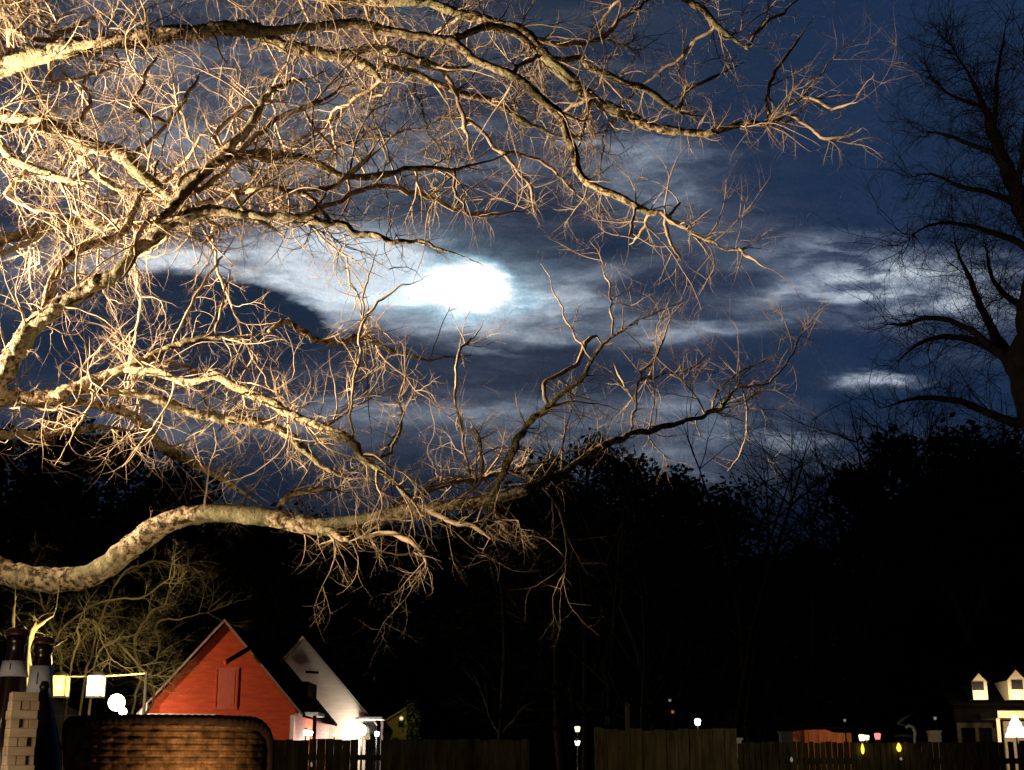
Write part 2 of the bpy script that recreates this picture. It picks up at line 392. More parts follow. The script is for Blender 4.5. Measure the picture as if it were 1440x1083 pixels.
# name: (parents, end depth offset, twig density, points)
SPEC = [
 ('A', [T], -.6, 1.2, [(-112,150,40),(-60,105,34),(0,93,30),(50,82,28),(110,68,27),(190,56,25),(250,44,24),(310,40,22),(365,42,21)]),
 ('A1', ['A'], .3, 1.0, [(340,42,18),(372,52,18),(410,66,18),(450,74,17),(500,84,15),(522,98,14),(534,110,12),(547,121,7)]),
 ('A2', ['A'], -.9, 1.1, [(350,42,15),(380,42,14),(420,40,12),(480,33,14),(530,38,14),(590,50,14),(630,57,14),(655,72,13),(668,85,12),(700,98,13),(730,112,14),(760,138,14),(785,160,14),(795,185,13),(808,215,13),(814,245,12),(830,258,11),(870,275,10),(900,292,9),(935,302,8),(965,320,7),(1000,342,6),(1035,350,4),(1055,344,3),(1085,324,2)]),
 ('A2b', ['A1'], .4, 1.0, [(455,76,10),(480,74,10),(530,68,12),(580,80,12),(612,94,12),(642,98,11),(662,90,9)]),
 ('A4', ['A1'], 1.0, 1.3, [(540,92,9),(590,105,8),(630,125,9),(680,138,10),(715,155,9),(745,175,7),(790,190,5),(840,188,3)]),
 ('B', [T], .8, 1.0, [(-122,30,40),(-60,-30,34),(60,-60,30),(200,-50,26),(330,-20,22),(440,-8,18),(520,2,15),(590,4,14),(625,14,14),(660,22,15),(700,32,16),(736,48,17),(760,76,18),(800,112,18),(840,142,17),(880,164,16),(930,179,14),(985,188,10),(1010,184,9),(1050,173,9),(1085,173,8),(1110,152,7),(1140,120,6),(1175,80,4),(1215,44,2)]),
 ('B1', ['B'], .5, 1.0, [(1082,173,7),(1078,140,5),(1086,110,5),(1110,70,4),(1142,30,2)]),
 ('B2', ['A2'], .5, .8, [(640,60,8),(655,49,9),(682,38,10),(720,44,10),(746,62,8),(762,90,6)]),
 ('B3', ['B'], 1.2, 1.3, [(745,62,7),(780,84,8),(815,82,9),(830,95,9),(855,104,8),(880,117,8),(905,125,8),(930,141,8),(952,156,7),(978,166,5),(1010,158,3)]),
 ('B4', ['B'], .6, .8, [(560,4,9),(700,-30,10),(840,-40,11),(920,-22,11),(962,0,10),(986,12,10),(1006,36,9),(1030,55,8),(1054,71,6)]),
 ('B5', ['B4'], .4, .7, [(1050,68,5),(1062,50,5),(1078,34,5),(1102,18,4),(1128,-8,3)]),
 ('B6', ['B'], 1.2, 1.2, [(690,30,7),(780,62,7),(838,55,7),(870,30,6),(905,5,5),(940,-30,3)]),
 ('C', ['A2b'], .2, .5, [(622,98,7),(634,118,7),(644,145,6),(650,170,6),(656,195,5),(663,228,3)]),
 ('C2', ['C'], .8, .8, [(648,178,4),(660,172,5),(682,190,5),(704,215,5),(732,247,5),(750,275,4),(752,304,2)]),
 ('C3', ['C2'], .6, .9, [(700,212,4),(760,225,4),(800,262,4),(830,290,3)]),
 ('D', [T], -1.5, 1.5, [(-110,250,30),(-50,185,26),(0,170,23),(50,172,22),(95,190,21),(130,205,22),(170,220,22),(200,245,21),(235,275,19),(270,300,16),(300,315,12),(320,326,7)]),
 ('D2', ['D'], -1.2, 1.6, [(-30,180,16),(0,205,16),(20,225,15),(60,243,14),(100,253,10),(127,262,6)]),
 ('D3', ['D'], .4, 1.5, [(100,192,10),(130,238,10),(165,262,10),(215,275,8),(262,300,5)]),
 ('F', [T], -2.8, .7, [(-108,700,40),(-60,620,36),(0,530,32),(22,490,29),(45,458,27),(80,430,25),(130,400,23),(160,385,21),(185,355,20),(220,325,19),(262,303,17),(310,296,13),(350,302,12),(420,305,10),(470,312,10),(510,328,10),(560,338,9),(600,345,8),(650,360,5),(685,372,3)]),
 ('F2', ['F'], -.6, 1.5, [(205,335,14),(240,295,16),(275,255,16),(318,212,15),(352,178,13),(372,140,10),(398,118,8),(432,112,5),(470,92,3)]),
 ('F3', [T], 1.6, 1.8, [(-112,420,26),(-40,360,20),(30,330,18),(100,312,17),(160,318,17),(220,312,14),(290,285,10),(350,262,6)]),
 ('F4', ['F'], 1.0, 1.8, [(60,445,16),(75,390,14),(110,350,12),(170,330,10),(190,290,8),(215,250,6),(240,180,4)]),
 ('F5', ['F2'], 1.0, 1.2, [(300,225,9),(360,215,10),(430,225,9),(500,250,8),(570,240,7),(640,235,6),(720,215,4)]),
 ('F6', ['F'], 2.6, .9, [(420,305,7),(480,280,7),(540,262,7),(600,275,6),(660,300,5),(720,298,4),(760,290,2)]),
 ('F7', ['F'], .6, .6, [(470,312,5),(440,282,6),(410,268,7),(370,265,7),(330,275,7),(300,292,7)]),
 ('G0', [T], .2, 1.2, [(-112,640,30),(-60,590,26),(0,565,24),(50,560,22),(100,548,20),(150,528,17),(205,505,14),(245,488,11),(285,477,11),(330,474,10),(388,468,8)]),
 ('G0b', ['G0'], 1.0, 1.2, [(380,468,6),(405,455,7),(440,478,8),(480,482,8),(508,475,8),(545,490,6),(600,505,5),(660,500,4)]),
 ('G1', ['G0'], .8, 1.0, [(20,564,16),(70,570,13),(110,566,12),(145,572,12),(178,582,13),(203,602,16),(232,627,16),(262,647,15),(302,667,14),(332,686,13),(368,710,9)]),
 ('G2', ['G0'], .4, 1.3, [(110,550,13),(165,552,13),(215,559,14),(260,578,14),(300,588,14),(350,592,14),(385,600,16),(412,615,16),(435,640,15),(465,662,13),(500,676,8)]),
 ('G3', ['G0'], -1.6, 1.4, [(170,520,11),(210,520,12),(262,538,11),(305,530,13),(332,544,13),(365,560,14),(400,579,14),(432,594,14),(470,608,14),(497,622,13),(512,646,14),(542,668,13),(570,692,12),(602,727,9)]),
 ('G4', ['G1'], 1.0, 1.2, [(-20,612,14),(30,612,12),(60,610,12),(100,606,11),(150,600,8),(190,606,5)]),
 ('H', [T], -.9, .5, [(-112,850,56),(-70,792,46),(-30,790,40),(0,801,37),(40,812,36),(75,816,36),(112,811,35),(150,794,34),(190,764,36),(232,736,32),(282,722,28),(340,724,28),(400,733,28),(450,740,27),(510,735,24),(560,722,22),(602,715,19),(650,710,17),(700,700,17),(742,689,15)]),
 ('H1', ['H'], .8, 2.2, [(730,691,14),(782,668,13),(822,645,13),(850,625,12),(880,612,10),(920,602,9),(970,592,8),(1000,580,7),(1020,566,6),(1036,545,5),(1050,541,4),(1068,556,2)]),
 ('H2', ['H'], .3, 1.6, [(392,722,8),(398,706,8),(420,693,8),(458,688,6),(490,692,3)]),
 ('H3', ['H'], -.3, 1.8, [(440,742,9),(462,748,9),(480,756,8),(498,768,5)]),
 ('H4', ['H'], -.4, 2.0, [(500,740,8),(510,757,6),(535,749,7),(562,752,7),(590,772,6),(600,786,5),(597,802,4),(583,817,2)]),
 ('H5', ['H'], -.3, 2.2, [(600,716,8),(640,735,7),(670,742,6),(690,760,4)]),
 ('H6', ['H'], .2, 2.4, [(680,703,8),(698,722,7),(712,748,6),(722,772,3)]),
 ('H7', ['H'], .5, 3.2, [(540,724,8),(580,700,8),(630,680,8),(690,668,7),(740,655,5),(790,640,3)]),
 ('H8', ['H'], -.2, 2.6, [(640,710,8),(662,690,8),(680,655,7),(672,620,6),(660,590,4)]),
 ('J', ['H'], -1.0, 1.9, [(690,702,12),(700,680,11),(710,655,12),(720,636,12),(730,615,10),(750,590,10),(770,571,9),(798,548,8),(815,535,8),(832,508,7),(845,488,6),(862,472,6),(884,456,6),(920,441,5),(962,424,3)]),
 ('J2', ['J'], .4, .8, [(771,570,6),(764,540,6),(786,530,6),(812,508,6),(826,482,6),(840,473,5),(848,488,4)]),
 ('J3', ['J'], .8, 1.2, [(862,472,5),(861,440,5),(860,410,4),(848,375,3),(830,340,2)]),
 ('J4', ['J'], .5, 1.0, [(833,506,5),(808,470,4),(792,440,4),(777,405,3),(764,370,2)]),
 ('K', ['H1'], .8, 1.2, [(886,609,6),(892,580,6),(897,545,6),(902,528,6),(918,508,5),(932,482,5),(940,455,4),(938,418,2)]),
 ('K1', ['K'], 1.2, 1.2, [(900,532,4),(940,525,4),(975,515,4),(1002,485,2)]),
 ('K2', ['K'], .6, .7, [(892,562,5),(876,540,5),(862,505,3)]),
 ('K3', ['H1'], .8, 1.2, [(1000,580,5),(1010,552,5),(1030,530,5),(1055,515,4),(1090,498,3),(1100,470,2)]),
 ('K4', ['K3'], 1.0, 1.0, [(1036,545,4),(1080,538,4),(1105,510,4),(1122,478,4),(1130,448,2)]),
 ('K5', ['H1'], .5, 1.0, [(1045,541,4),(1052,580,4),(1048,612,4),(1040,640,4),(1024,662,3)]),
 ('MM', ['G3'], -.5, 1.0, [(497,620,6),(492,580,6),(498,540,6),(504,505,7),(505,478,7),(508,456,7),(520,436,7),(545,416,6),(567,402,5),(592,393,4),(640,374,2)]),
 ('M1', ['MM'], .5, .6, [(506,470,5),(512,440,4),(513,410,4),(524,372,3),(532,338,2)]),
 ('M2', ['H8'], .6, 1.2, [(660,668,5),(652,620,5),(643,575,6),(640,535,6),(646,495,6),(668,472,5),(684,452,3)]),
 ('M3', ['G3'], .8, 1.2, [(510,640,7),(540,645,7),(556,620,7),(565,590,6),(562,560,5),(570,520,4),(565,480,3)]),
 ('N1', ['G0'], .5, .9, [(240,492,5),(262,440,6),(288,395,6),(308,365,5),(334,330,3)]),
 ('N2', ['G0'], .4, .9, [(300,478,5),(308,445,6),(316,415,5),(326,372,3)]),
]
tws = [('t', (185,218,6),(220,190,6),(250,155,6),(270,120,5),(280,100,3)), ('t', (185,147,6),(205,110,5),(222,75,4)),
 ('t', (298,195,6),(330,160,6),(370,145,5),(402,141,3)), ('t', (278,268,7),(320,235,7),(352,200,7),(400,162,7),(438,146,7),(458,125,4),(492,108,3)),
 ('t', (440,148,5),(470,130,4),(495,118,2)), ('t', (425,150,4),(440,175,4),(470,205,3),(490,225,2)),
 ('t', (430,268,6),(470,262,6),(500,235,5),(536,198,3)), ('t', (10,40,8),(60,58,7),(95,42,6),(130,25,5),(165,14,3)),
 ('t', (70,118,6),(120,106,5),(150,98,5),(168,84,3)), ('t', (118,165,6),(128,135,5),(115,118,5),(130,100,3)),
 ('t', (240,250,5),(262,225,5),(280,195,4),(292,190,2)), ('t', (250,262,5),(275,240,5),(330,225,5),(400,222,4),(440,220,3)), ('t', (640,235,4),(640,262,4),(655,300,3)),
 ('t', (730,92,5),(748,82,6),(762,78,5)), ('t', (830,140,5),(805,148,5),(785,165,3)), ('t', (830,140,5),(822,180,5),(810,212,4)),
 ('t', (955,155,5),(962,132,6),(990,115,5),(1045,88,3)), ('t', (912,295,5),(905,318,4),(885,345,3)), ('t', (936,302,5),(938,330,5),(950,355,4),(958,370,2)), ('t', (965,320,4),(985,340,3)), ('t', (1037,350,4),(1055,362,4),(1075,378,2)),
 ('t', (895,292,4),(885,320,4),(880,330,2)), ('t', (942,300,4),(955,285,3)), ('t', (1130,135,4),(1170,150,4),(1205,145,2)), ('t', (1110,160,4),(1140,180,4),(1165,195,4),(1195,190,3),(1215,180,2)),
 ('t', (330,275,6),(350,300,6),(372,315,5),(400,330,3)), ('t', (210,300,6),(195,325,6),(190,360,5),(165,400,4)), ('t', (0,360,7),(40,340,6),(70,325,5)),
 ('t', (10,275,8),(40,290,7),(90,300,6)), ('t', (240,318,5),(225,345,4),(190,365,4)), ('t', (480,745,5),(470,760,4),(450,765,3))]
for i, t_ in enumerate(tws): SPEC.append(('t%d' % i, None, rt.uniform(-.5, .7), 1.0, list(t_[1:])))
def pix(p):
    v = p - Vector((0, 0, EYE)); dz = v.y * cp + v.z * sp
    return 720 + F * v.x / dz, 541.5 - F * (v.z * cp - v.y * sp) / dz
def in_bank(p):                                  # the open window in the crown where the moonlit cloud shows
    x, y = pix(p); return 300 < x < 800 and 322 < y < 470
twb = MB(); faint = MB()
total = 0
for nm, par, dd, dens, pts in SPEC:
    if par is None: par = [k for k in LIMBS if k != T]
    d0 = near_depth(par, pts[0][0], pts[0][1])
    if nm in ('MM', 'M1', 'M2', 'H8', 'J3', 'J4', 'K', 'K1', 'K2', 'K3', 'K4', 'K5', 'M3', 'N1', 'N2'): pts = [(a_, b2_, c_ * .62) for a_, b2_, c_ in pts]
    if nm in ('H1', 'J'): pts = [(a_, b2_, c_ * .82) for a_, b2_, c_ in pts]
   
    p3, rr = trace(pts, d0, d0 + dd, jit=.16 if nm not in ('H',) else .06, k=11 if pts[0][2] > 9 else 5, ease=.5 if nm == 'F' else 1.0)
    if nm[0] == 't':                               # root the shoot in the bough it springs from
        src = [q_ for k_ in LIMBS for q_ in LIMBS[k_][0]]
        q_ = min(src, key=lambda v_: (v_ - p3[0]).length)
        if (q_ - p3[0]).length < 1.3:
            nb_ = [q_.lerp(p3[0], f_) + noise.noise_vector(q_ * 5 + Vector((f_ * 3, 0, 0))) * .03 * (f_ > 0) for f_ in (0, .25, .5, .75)]
            p3 = nb_ + p3; rr = [rr[0] * 1.25, rr[0] * 1.15, rr[0] * 1.1, rr[0] * 1.05] + rr
    LIMBS[nm] = (p3, rr)
    big = pts[len(pts) // 3][2] >= 8
    mb = MB(); mb.tube(p3, rr, 16 if big else 6, wob=(.13 if nm == 'H' else .27) if big else .15)
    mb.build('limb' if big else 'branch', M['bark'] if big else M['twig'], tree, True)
    # side branches
    length = sum((a - b_).length for a, b_ in zip(p3, p3[1:]))
    nb = int(length * 8.4 * dens * (1 if pts[0][2] > 6 else .8)) + 1
    for _ in range(nb):
        i = rt.randint(1, len(p3) - 1)
        if nm == 'H' and i < len(p3) * .42: continue
        if nm in ('F', 'G0', 'A', 'B', 'D') and p3[i].x < -4.2: continue
        if in_bank(p3[i]) and rt.random() < .85: continue
        qx, qy = pix(p3[i])
        if 130 < qx < 440 and 380 < qy < 466 and rt.random() < .6: continue
        t = (p3[i] - p3[i - 1]).normalized()
        s_ = Vector((rt.uniform(-1, 1), rt.uniform(-1, 1), rt.uniform(-1, 1.1))); s_ = (s_ - t * s_.dot(t)).normalized()
        a = rt.uniform(.6, 1.35)
        big1 = rt.random() < .38
        ln = rt.uniform(.45, .95) if big1 else rt.uniform(.14, .42)
        if nm[0] in 'HJK' and nm != 'H1': ln *= .72
        if nm in ('C', 'B1', 'B5', 'J2', 'J4', 'M1'): ln *= .6
        r0 = min(rr[i] * .55, rt.uniform(.0062, .012) if big1 else rt.uniform(.0038, .0062))
        twig(twb, p3[i], t * math.cos(a) + s_ * math.sin(a), ln, r0, 2 if big1 else 1, rt, grav=.03, kink=rt.uniform(.28, .66), nkids=(5, 6) if big1 else (5,), n=4)
        total += 1
tw = twb.build('twigs', M['twig'], tree, True); tag(tw, kind='stuff')
print('twig roots', total, 'faces', len(twb.f))

# the crown reaching away behind: thinner boughs further off, dim
for k in range(38):
    px, py = rt.uniform(-40, 620), rt.uniform(-40, 300)
    if k > 15: px, py = rt.uniform(480, 1000), rt.uniform(-20, 230)
    if k > 21: px, py = rt.uniform(150, 600), rt.uniform(480, 600)
    if k > 25: px, py = rt.uniform(-40, 480), rt.uniform(-40, 310)
    d = rt.uniform(11.5, 14) if k < 26 else rt.uniform(10.0, 12.5)
    p = P(px, py, d)
    src = [q_ for nm in ('F2', 'B', 'F3', 'G3', 'F', 'B4', 'A2', 'A1') for q_ in LIMBS[nm][0]]
    q_ = min(src, key=lambda v: (v - p).length); 
    mid = (p + q_) / 2 + Vector((rt.uniform(-.3, .3), 0, rt.uniform(-.3, .3)))
    end = p + (p - q_).normalized() * rt.uniform(.5, 1.4) + Vector((.4, 0, rt.uniform(-.3, .3)))
    sp_ = spline([(*q_, .016), (*mid, .0135), (*p, .009), (*end, .002)], 12)
    p3 = [Vector(a[:3]) + noise.noise_vector(Vector(a[:3]) * 3) * .06 + noise.noise_vector(Vector(a[:3]) * 9) * .03 + noise.noise_vector(Vector(a[:3]) * 22) * .012 for a in sp_]; rr = [a[3] for a in sp_]
    mb = MB(); mb.tube(p3, rr, 6); mb.build('branch', M['twig'], tree, True)
    for _ in range(24):
        i = rt.randint(3, len(p3) - 1); t = (p3[i] - p3[i - 1]).normalized()
        s_ = Vector((rt.uniform(-1, 1), rt.uniform(-1, 1), rt.uniform(-1, 1))); s_ = (s_ - t * s_.dot(t)).normalized()
        a = rt.uniform(.5, 1.3)
        twig(faint, p3[i], t * math.cos(a) + s_ * math.sin(a), rt.uniform(.3, .85), .0065, 2, rt, kink=.65, nkids=(3, 5))
tw = faint.build('twigs', M['twig'], tree, True); tag(tw, kind='stuff')

# ---------------------------------------------------------------- lamp that lights the tree, just left of the frame
KEY = Vector((-7.1, 9.75, 3.7))
lp = empty('garden_lamp', (KEY.x - .35, KEY.y, 0), 'tall black garden lamp pole beside the big tree trunk', 'lamp')
mb = MB(); mb.tube([Vector((KEY.x - .35, KEY.y, z)) for z in (0, 1.2, 2.4, KEY.z + .3)], [.06, .05, .045, .04], 10); mb.build('pole', M['metal'], lp, True)
mb = MB(); mb.tube([Vector((KEY.x - .35, KEY.y, KEY.z + .26)), Vector((KEY.x - .2, KEY.y, KEY.z + .32)), Vector((KEY.x, KEY.y, KEY.z + .26))], [.025, .025, .02], 8); mb.build('arm', M['metal'], lp, True)
mb = MB(); mb.lathe((KEY.x, KEY.y, KEY.z + .14), [(.09, 0), (.07, .05), (.03, .12)], 16); mb.build('cap', M['metal'], lp, True)
mb = MB(); mb.ball((KEY.x, KEY.y, KEY.z), .07, 8); gl = mb.build('globe', M['lamp_hot'], lp, True)
gl.visible_shadow = True
KL = lamp('key_bulb', KEY + Vector((.14, -.04, .0)), (1, .765, .475), 14500, .10, kind='SPOT', spot=R(94), aim=(-.5, 10.5, 6.9)); KL.data.spot_blend = .85
KL2 = lamp('fill_bulb', (-2.6, -1.5, 3.0), (1, .80, .55), 6, .08)  # added fill from behind the camera for limb undersides and foreground
pl = empty('fill_lamp', (-2.6, -1.62, 0), 'added unseen fill lamp on a slim black post behind the patio', 'lamp')
mb = MB(); mb.tube([Vector((-2.6, -1.75, z)) for z in (0, 1.5, 3.2)], [.04, .04, .035], 10); mb.build('pole', M['metal'], pl, True)
mb = MB(); mb.lathe((-2.6, -1.62, 3.1), [(.12, 0), (.09, .05), (.02, .12)], 16); mb.build('cap', M['metal'], pl, True)

# ---------------------------------------------------------------- shrub lit by the globe lamp
rs = random.Random(5)
def shrub(name, label, cat, bx, by, stems, seed, mt, h=1.0, depth_j=.6, nk=(4, 5), group=None, lnf=1.0):
    r_ = random.Random(seed); root = empty(name, (bx, by, 0), label, cat, group); tb = MB(); st = MB()
    for (pts, d0, d1) in stems:
        pts = [(a_, b2_, c_ * (.62 if lnf > .5 else .7)) for a_, b2_, c_ in pts]; p3, rr = trace(pts, d0, d1, jit=.5, k=7)
        base = Vector((bx + r_.uniform(-.15, .15), by + r_.uniform(-.1, .1), 0)); s0 = p3[0]
        pre = spline([(*base, rr[0] * 1.6), (*(base.lerp(s0, .5) + Vector((r_.uniform(-.1, .1), 0, .1))), rr[0] * 1.3), (*s0, rr[0])], 5)
        mb = MB(); mb.tube([Vector(a[:3]) for a in pre[:-1]] + p3, [a[3] for a in pre[:-1]] + rr, 7, wob=.15); mb.build('stem', mt, root, True)
        ln = sum((a - b_).length for a, b_ in zip(p3, p3[1:]))
        for _ in range(int(ln * (20 if lnf > .5 else 8)) + 2):
            i = r_.randint(1, len(p3) - 1); t = (p3[i] - p3[i - 1]).normalized()
            s_ = Vector((r_.uniform(-1, 1), r_.uniform(-1, 1), r_.uniform(-1, 1))); s_ = (s_ - t * s_.dot(t)).normalized(); a = r_.uniform(.5, 1.2)
            twig(tb, p3[i], t * math.cos(a) + s_ * math.sin(a), r_.uniform(.2, .65) * lnf, .0034, 2, r_, grav=-.06, kink=.42, nkids=nk)
    tag(tb.build('twigs', mt, root, True), kind='stuff')
    return root
shrub('bare_shrub', 'bare arching shrub with tangled twigs glowing yellow above the lanterns', 'shrub', -3.1, 10.2, [
    ([(60,940,6),(75,900,6),(100,870,5),(150,845,5),(210,838,4),(250,800,3)], 10.2, 10.6),
    ([(95,950,5),(108,905,5),(112,880,4),(128,872,4),(142,884,4),(152,918,3),(172,934,3),(190,952,2)], 10.1, 9.6),
    ([(130,948,5),(148,905,5),(165,902,5),(182,922,5),(197,938,5),(215,950,4),(240,962,3)], 10.2, 9.9),
    ([(190,985,5),(195,940,6),(190,900,6),(210,868,6),(232,850,5),(240,820,3)], 10.6, 10.9),
    ([(215,985,5),(213,950,5),(225,915,5),(222,880,5),(262,868,4),(300,860,3)], 10.8, 11.3),
    ([(90,940,5),(80,890,5),(60,850,4),(45,800,4),(70,765,3)], 10.2, 10.9),
    ([(120,940,5),(140,880,5),(170,810,5),(215,790,4),(270,800,3)], 10.4, 11.2),
    ], 3, M['shrub'], nk=(5, 6), lnf=.62)
shrub('pruned_shrub', 'low pruned shrub with thick pale cut stubs behind the brown bottles', 'shrub', -3.05, 8.6, [
    ([(38,960,16),(40,935,15),(35,910,15),(42,892,14),(62,880,10),(78,868,7)], 8.6, 8.8),
    ([(40,896,8),(46,880,8),(50,862,5)], 8.6, 8.8), ([(18,950,9),(17,900,9),(20,870,8),(24,840,4)], 8.7, 8.9),
    ([(66,945,9),(68,920,9),(80,908,7),(92,895,4)], 8.5, 8.3)], 8, M['shrub'], nk=(1, 2), lnf=.4)

# ---------------------------------------------------------------- lanterns on a wire and the bare globe lamp
wy = 9.0
wr = empty('lantern_wire', (P(150, 947, wy).x, wy, 0), 'thin wire strung between two slim posts above the lanterns', 'wire')
z0 = P(150, 947, wy).z; xa, xb = P(30, 947, wy).x, P(206, 947, wy).x
mb = MB(); mb.tube([Vector((xa + (xb - xa) * t / 10, wy, z0 - .02 * math.sin(math.pi * t / 10))) for t in range(11)], [.006] * 11, 6); mb.build('wire', M['shrub'], wr, True)
for x in (xa, xb):
    mb = MB(); mb.tube([Vector((x, wy, z)) for z in (0, 1, z0 + .01)], [.012, .012, .01], 8); mb.build('post', M['dark_bark'], wr, True)
def lantern(px, glow, label, energy):
    p = P(px, 965, wy); t = empty('hanging_lantern', (p.x, wy, p.z), label, 'lantern', 'lanterns hanging on the wire')
    mb = MB(); mb.box((p.x, wy, p.z), (.085, .085, .12)); mb.build('pane', glow, t)
    mb = MB(); mb.lathe((p.x, wy, p.z + .062), [(.058, 0), (.055, .008), (.02, .024), (.006, .03)], 12); mb.build('cap', M['metal'], t)
    mb = MB(); mb.box((p.x, wy, p.z - .067), (.095, .095, .012)); mb.build('base', M['metal'], t)
    for sx_ in (-1, 1):
        for sy_ in (-1, 1):
            mb = MB(); mb.box((p.x + sx_ * .045, wy + sy_ * .045, p.z), (.006, .006, .122)); mb.build('corner_bar', M['metal'], t)
    mb = MB(); mb.tube([Vector((p.x, wy, p.z + .09)), Vector((p.x, wy, z0 - .02))], [.003, .003], 5); mb.build('hook', M['metal'], t)
    lamp('lantern_bulb', (p.x, wy - .09, p.z), (1, .7, .3), energy, .04)
lantern(85, M['lamp_yellow'], 'dimmer deep yellow rectangular lantern hanging nearer the bottles', 1.0)
lantern(135, M['lamp_pale'], 'brighter pale yellow rectangular lantern hanging next to the glaring lamp', 2.5)
gp = P(164, 988, wy - .3)
t = empty('globe_lamp', (gp.x, gp.y, 0), 'glaring white globe lamp on a short post above the wicker chair', 'lamp')
mb = MB(); mb.tube([Vector((gp.x, gp.y, z)) for z in (0, .8, gp.z - .11)], [.03, .025, .02], 10); mb.build('post', M['metal'], t, True)
mb = MB(); mb.lathe((gp.x, gp.y, gp.z - .12), [(.02, 0), (.04, .02), (.05, .045)], 12); mb.build('collar', M['metal'], t, True)
mb = MB(); mb.ball((gp.x, gp.y, gp.z), .050, 10); mb.build('globe', M['lamp_hot'], t, True)
mb = MB(); mb.ball((gp.x + .05, gp.y - .03, gp.z - .055), .024, 8); mb.build('glare_ball', M['lamp_hot'], t, True)  # extra glowing ball, put in to imitate the lamp's uneven glare
lamp('globe_bulb', (gp.x - .01, gp.y - .03, gp.z + .17), (1, .76, .42), 130, .05)

# ---------------------------------------------------------------- patio table, bottles, block tower, chair, candle
tb_ = empty('bar_table', (-.62, 2.0, 0), 'dark wooden bar height patio table carrying the bottles', 'table')
mb = MB(); mb.box((-.62, 2.0, 1.085), (.9, 1.64, .03)); mb.build('table_top', M['table'], tb_)
for sx_ in (-1, 1):
    for sy_ in (-1, 1):
        mb = MB(); mb.box((-.62 + sx_ * .4, 2.0 + sy_ * .68, .537), (.05, .05, 1.066)); mb.build('leg', M['metal'], tb_)
TT = 1.1002
def bottle(px, d, ytop, ly0, ly1, label, rbody=.031, neck=.0118, glass='amber'):
    x = P(px, 960, d).x; top = P(px, ytop, d).z
    t = empty('beer_bottle', (x, d, TT), label, 'bottle', 'bottles standing on the bar table')
    H = top - TT; l0 = P(px, ly0, d).z - TT; l1 = P(px, ly1, d).z - TT
    pr = [(rbody * .9, 0), (rbody, .006), (rbody, H * .44), (rbody * .94, H * .50), (rbody * .75, H * .58), (neck * 1.55, H * .66), (neck * 1.25, l1), (neck * 1.02, l0), (neck * .9, l0 + .008), (neck * .82, H - .02), (neck * 1.02, H - .018), (neck * 1.02, H - .010), (neck * .85, H - .009)]
    pr = [(max(r_, .002), z) for r_, z in sorted(pr, key=lambda a: a[1])]
    mb = MB(); mb.lathe((x, d, TT), pr, 28); mb.build('glass_body', M[glass], t, True)
    mb = MB(); mb.lathe((x, d, TT + H - .0085), [(neck * 1.15, 0), (neck * 1.2, .002), (neck * 1.05, .007), (neck * .8, .0085)], 21); mb.build('crown_cap', M['foil'], t)
    if ly1 > ly0:
        mb = MB(); mb.lathe((x, d, TT), [(neck * 1.25 + .0022, l1), (neck * 1.10 + .002, (l0 + l1) / 2), (neck * 1.02 + .0018, l0)], 28); lb = mb.build('neck_label', M['label'], t, True)
        mb = MB(); mb.box((x + .0005, d - neck * 1.13 - .0022, TT + (l0 + l1) / 2 + .002), (.0011, .0008, (l0 - l1) * .42), rx=-R(4)); mb.build('label_mark', M['ink'], lb)
    return t
bottle(18, 1.72, 884, 930, 952, 'tall amber bottle with a short white neck label at the left edge', neck=.0122)
bottle(57, 1.72, 896, 937, 978, 'tall amber bottle with a long white neck label next to the block tower', neck=.0112)
# short black pointed bottle
d = 1.56; x = P(60, 1000, d).x; t = empty('dark_bottle', (x, d, TT), 'short black bottle with a pointed top in front of the long white label', 'bottle', 'bottles standing on the bar table')
H = P(60, 958, d).z - TT
mb = MB(); mb.lathe((x, d, TT), [(.026, 0), (.028, .005), (.028, H * .46), (.024, H * .62), (.015, H * .78), (.0075, H * .90), (.004, H * .96)], 24); mb.build('glass_body', M['black_glass'], t, True)
mb = MB(); mb.lathe((x, d, TT + H * .955), [(.005, 0), (.0058, .003), (.0035, H * .045)], 16); mb.build('stopper', M['metal'], t, True)
# block tower
d = 1.5; x = P(30, 1020, d).x; t = empty('block_tower', (x, d, TT), 'pale wooden block tower standing in front of the two amber bottles', 'block tower')
t.rotation_euler.z = 0
rz = R(30); HB = P(30, 974, d).z - TT; nl = 20; bh = HB / nl; W_ = .0262
rb_ = random.Random(4)
for l in range(nl):
    for k in range(3):
        off = (k - 1) * (W_ / 3 + .0004)
        tw_ = rz + rb_.uniform(-.02, .02)
        m_ = Matrix.Rotation(tw_, 3, 'Z')
        if l % 2 == 0: c, dm = Vector((off + rb_.uniform(-.0003, .0003), rb_.uniform(-.0012, .0012), 0)), (W_ / 3 - .0004, W_, bh - .0004)
        else: c, dm = Vector((rb_.uniform(-.0012, .0012), off, 0)), (W_, W_ / 3 - .0004, bh - .0004)
        c = m_ @ c
        mb = MB(); mb.box((x + c.x, d + c.y, TT + bh * (l + .5)), dm, rz=tw_); mb.build('block', M['block'], t)
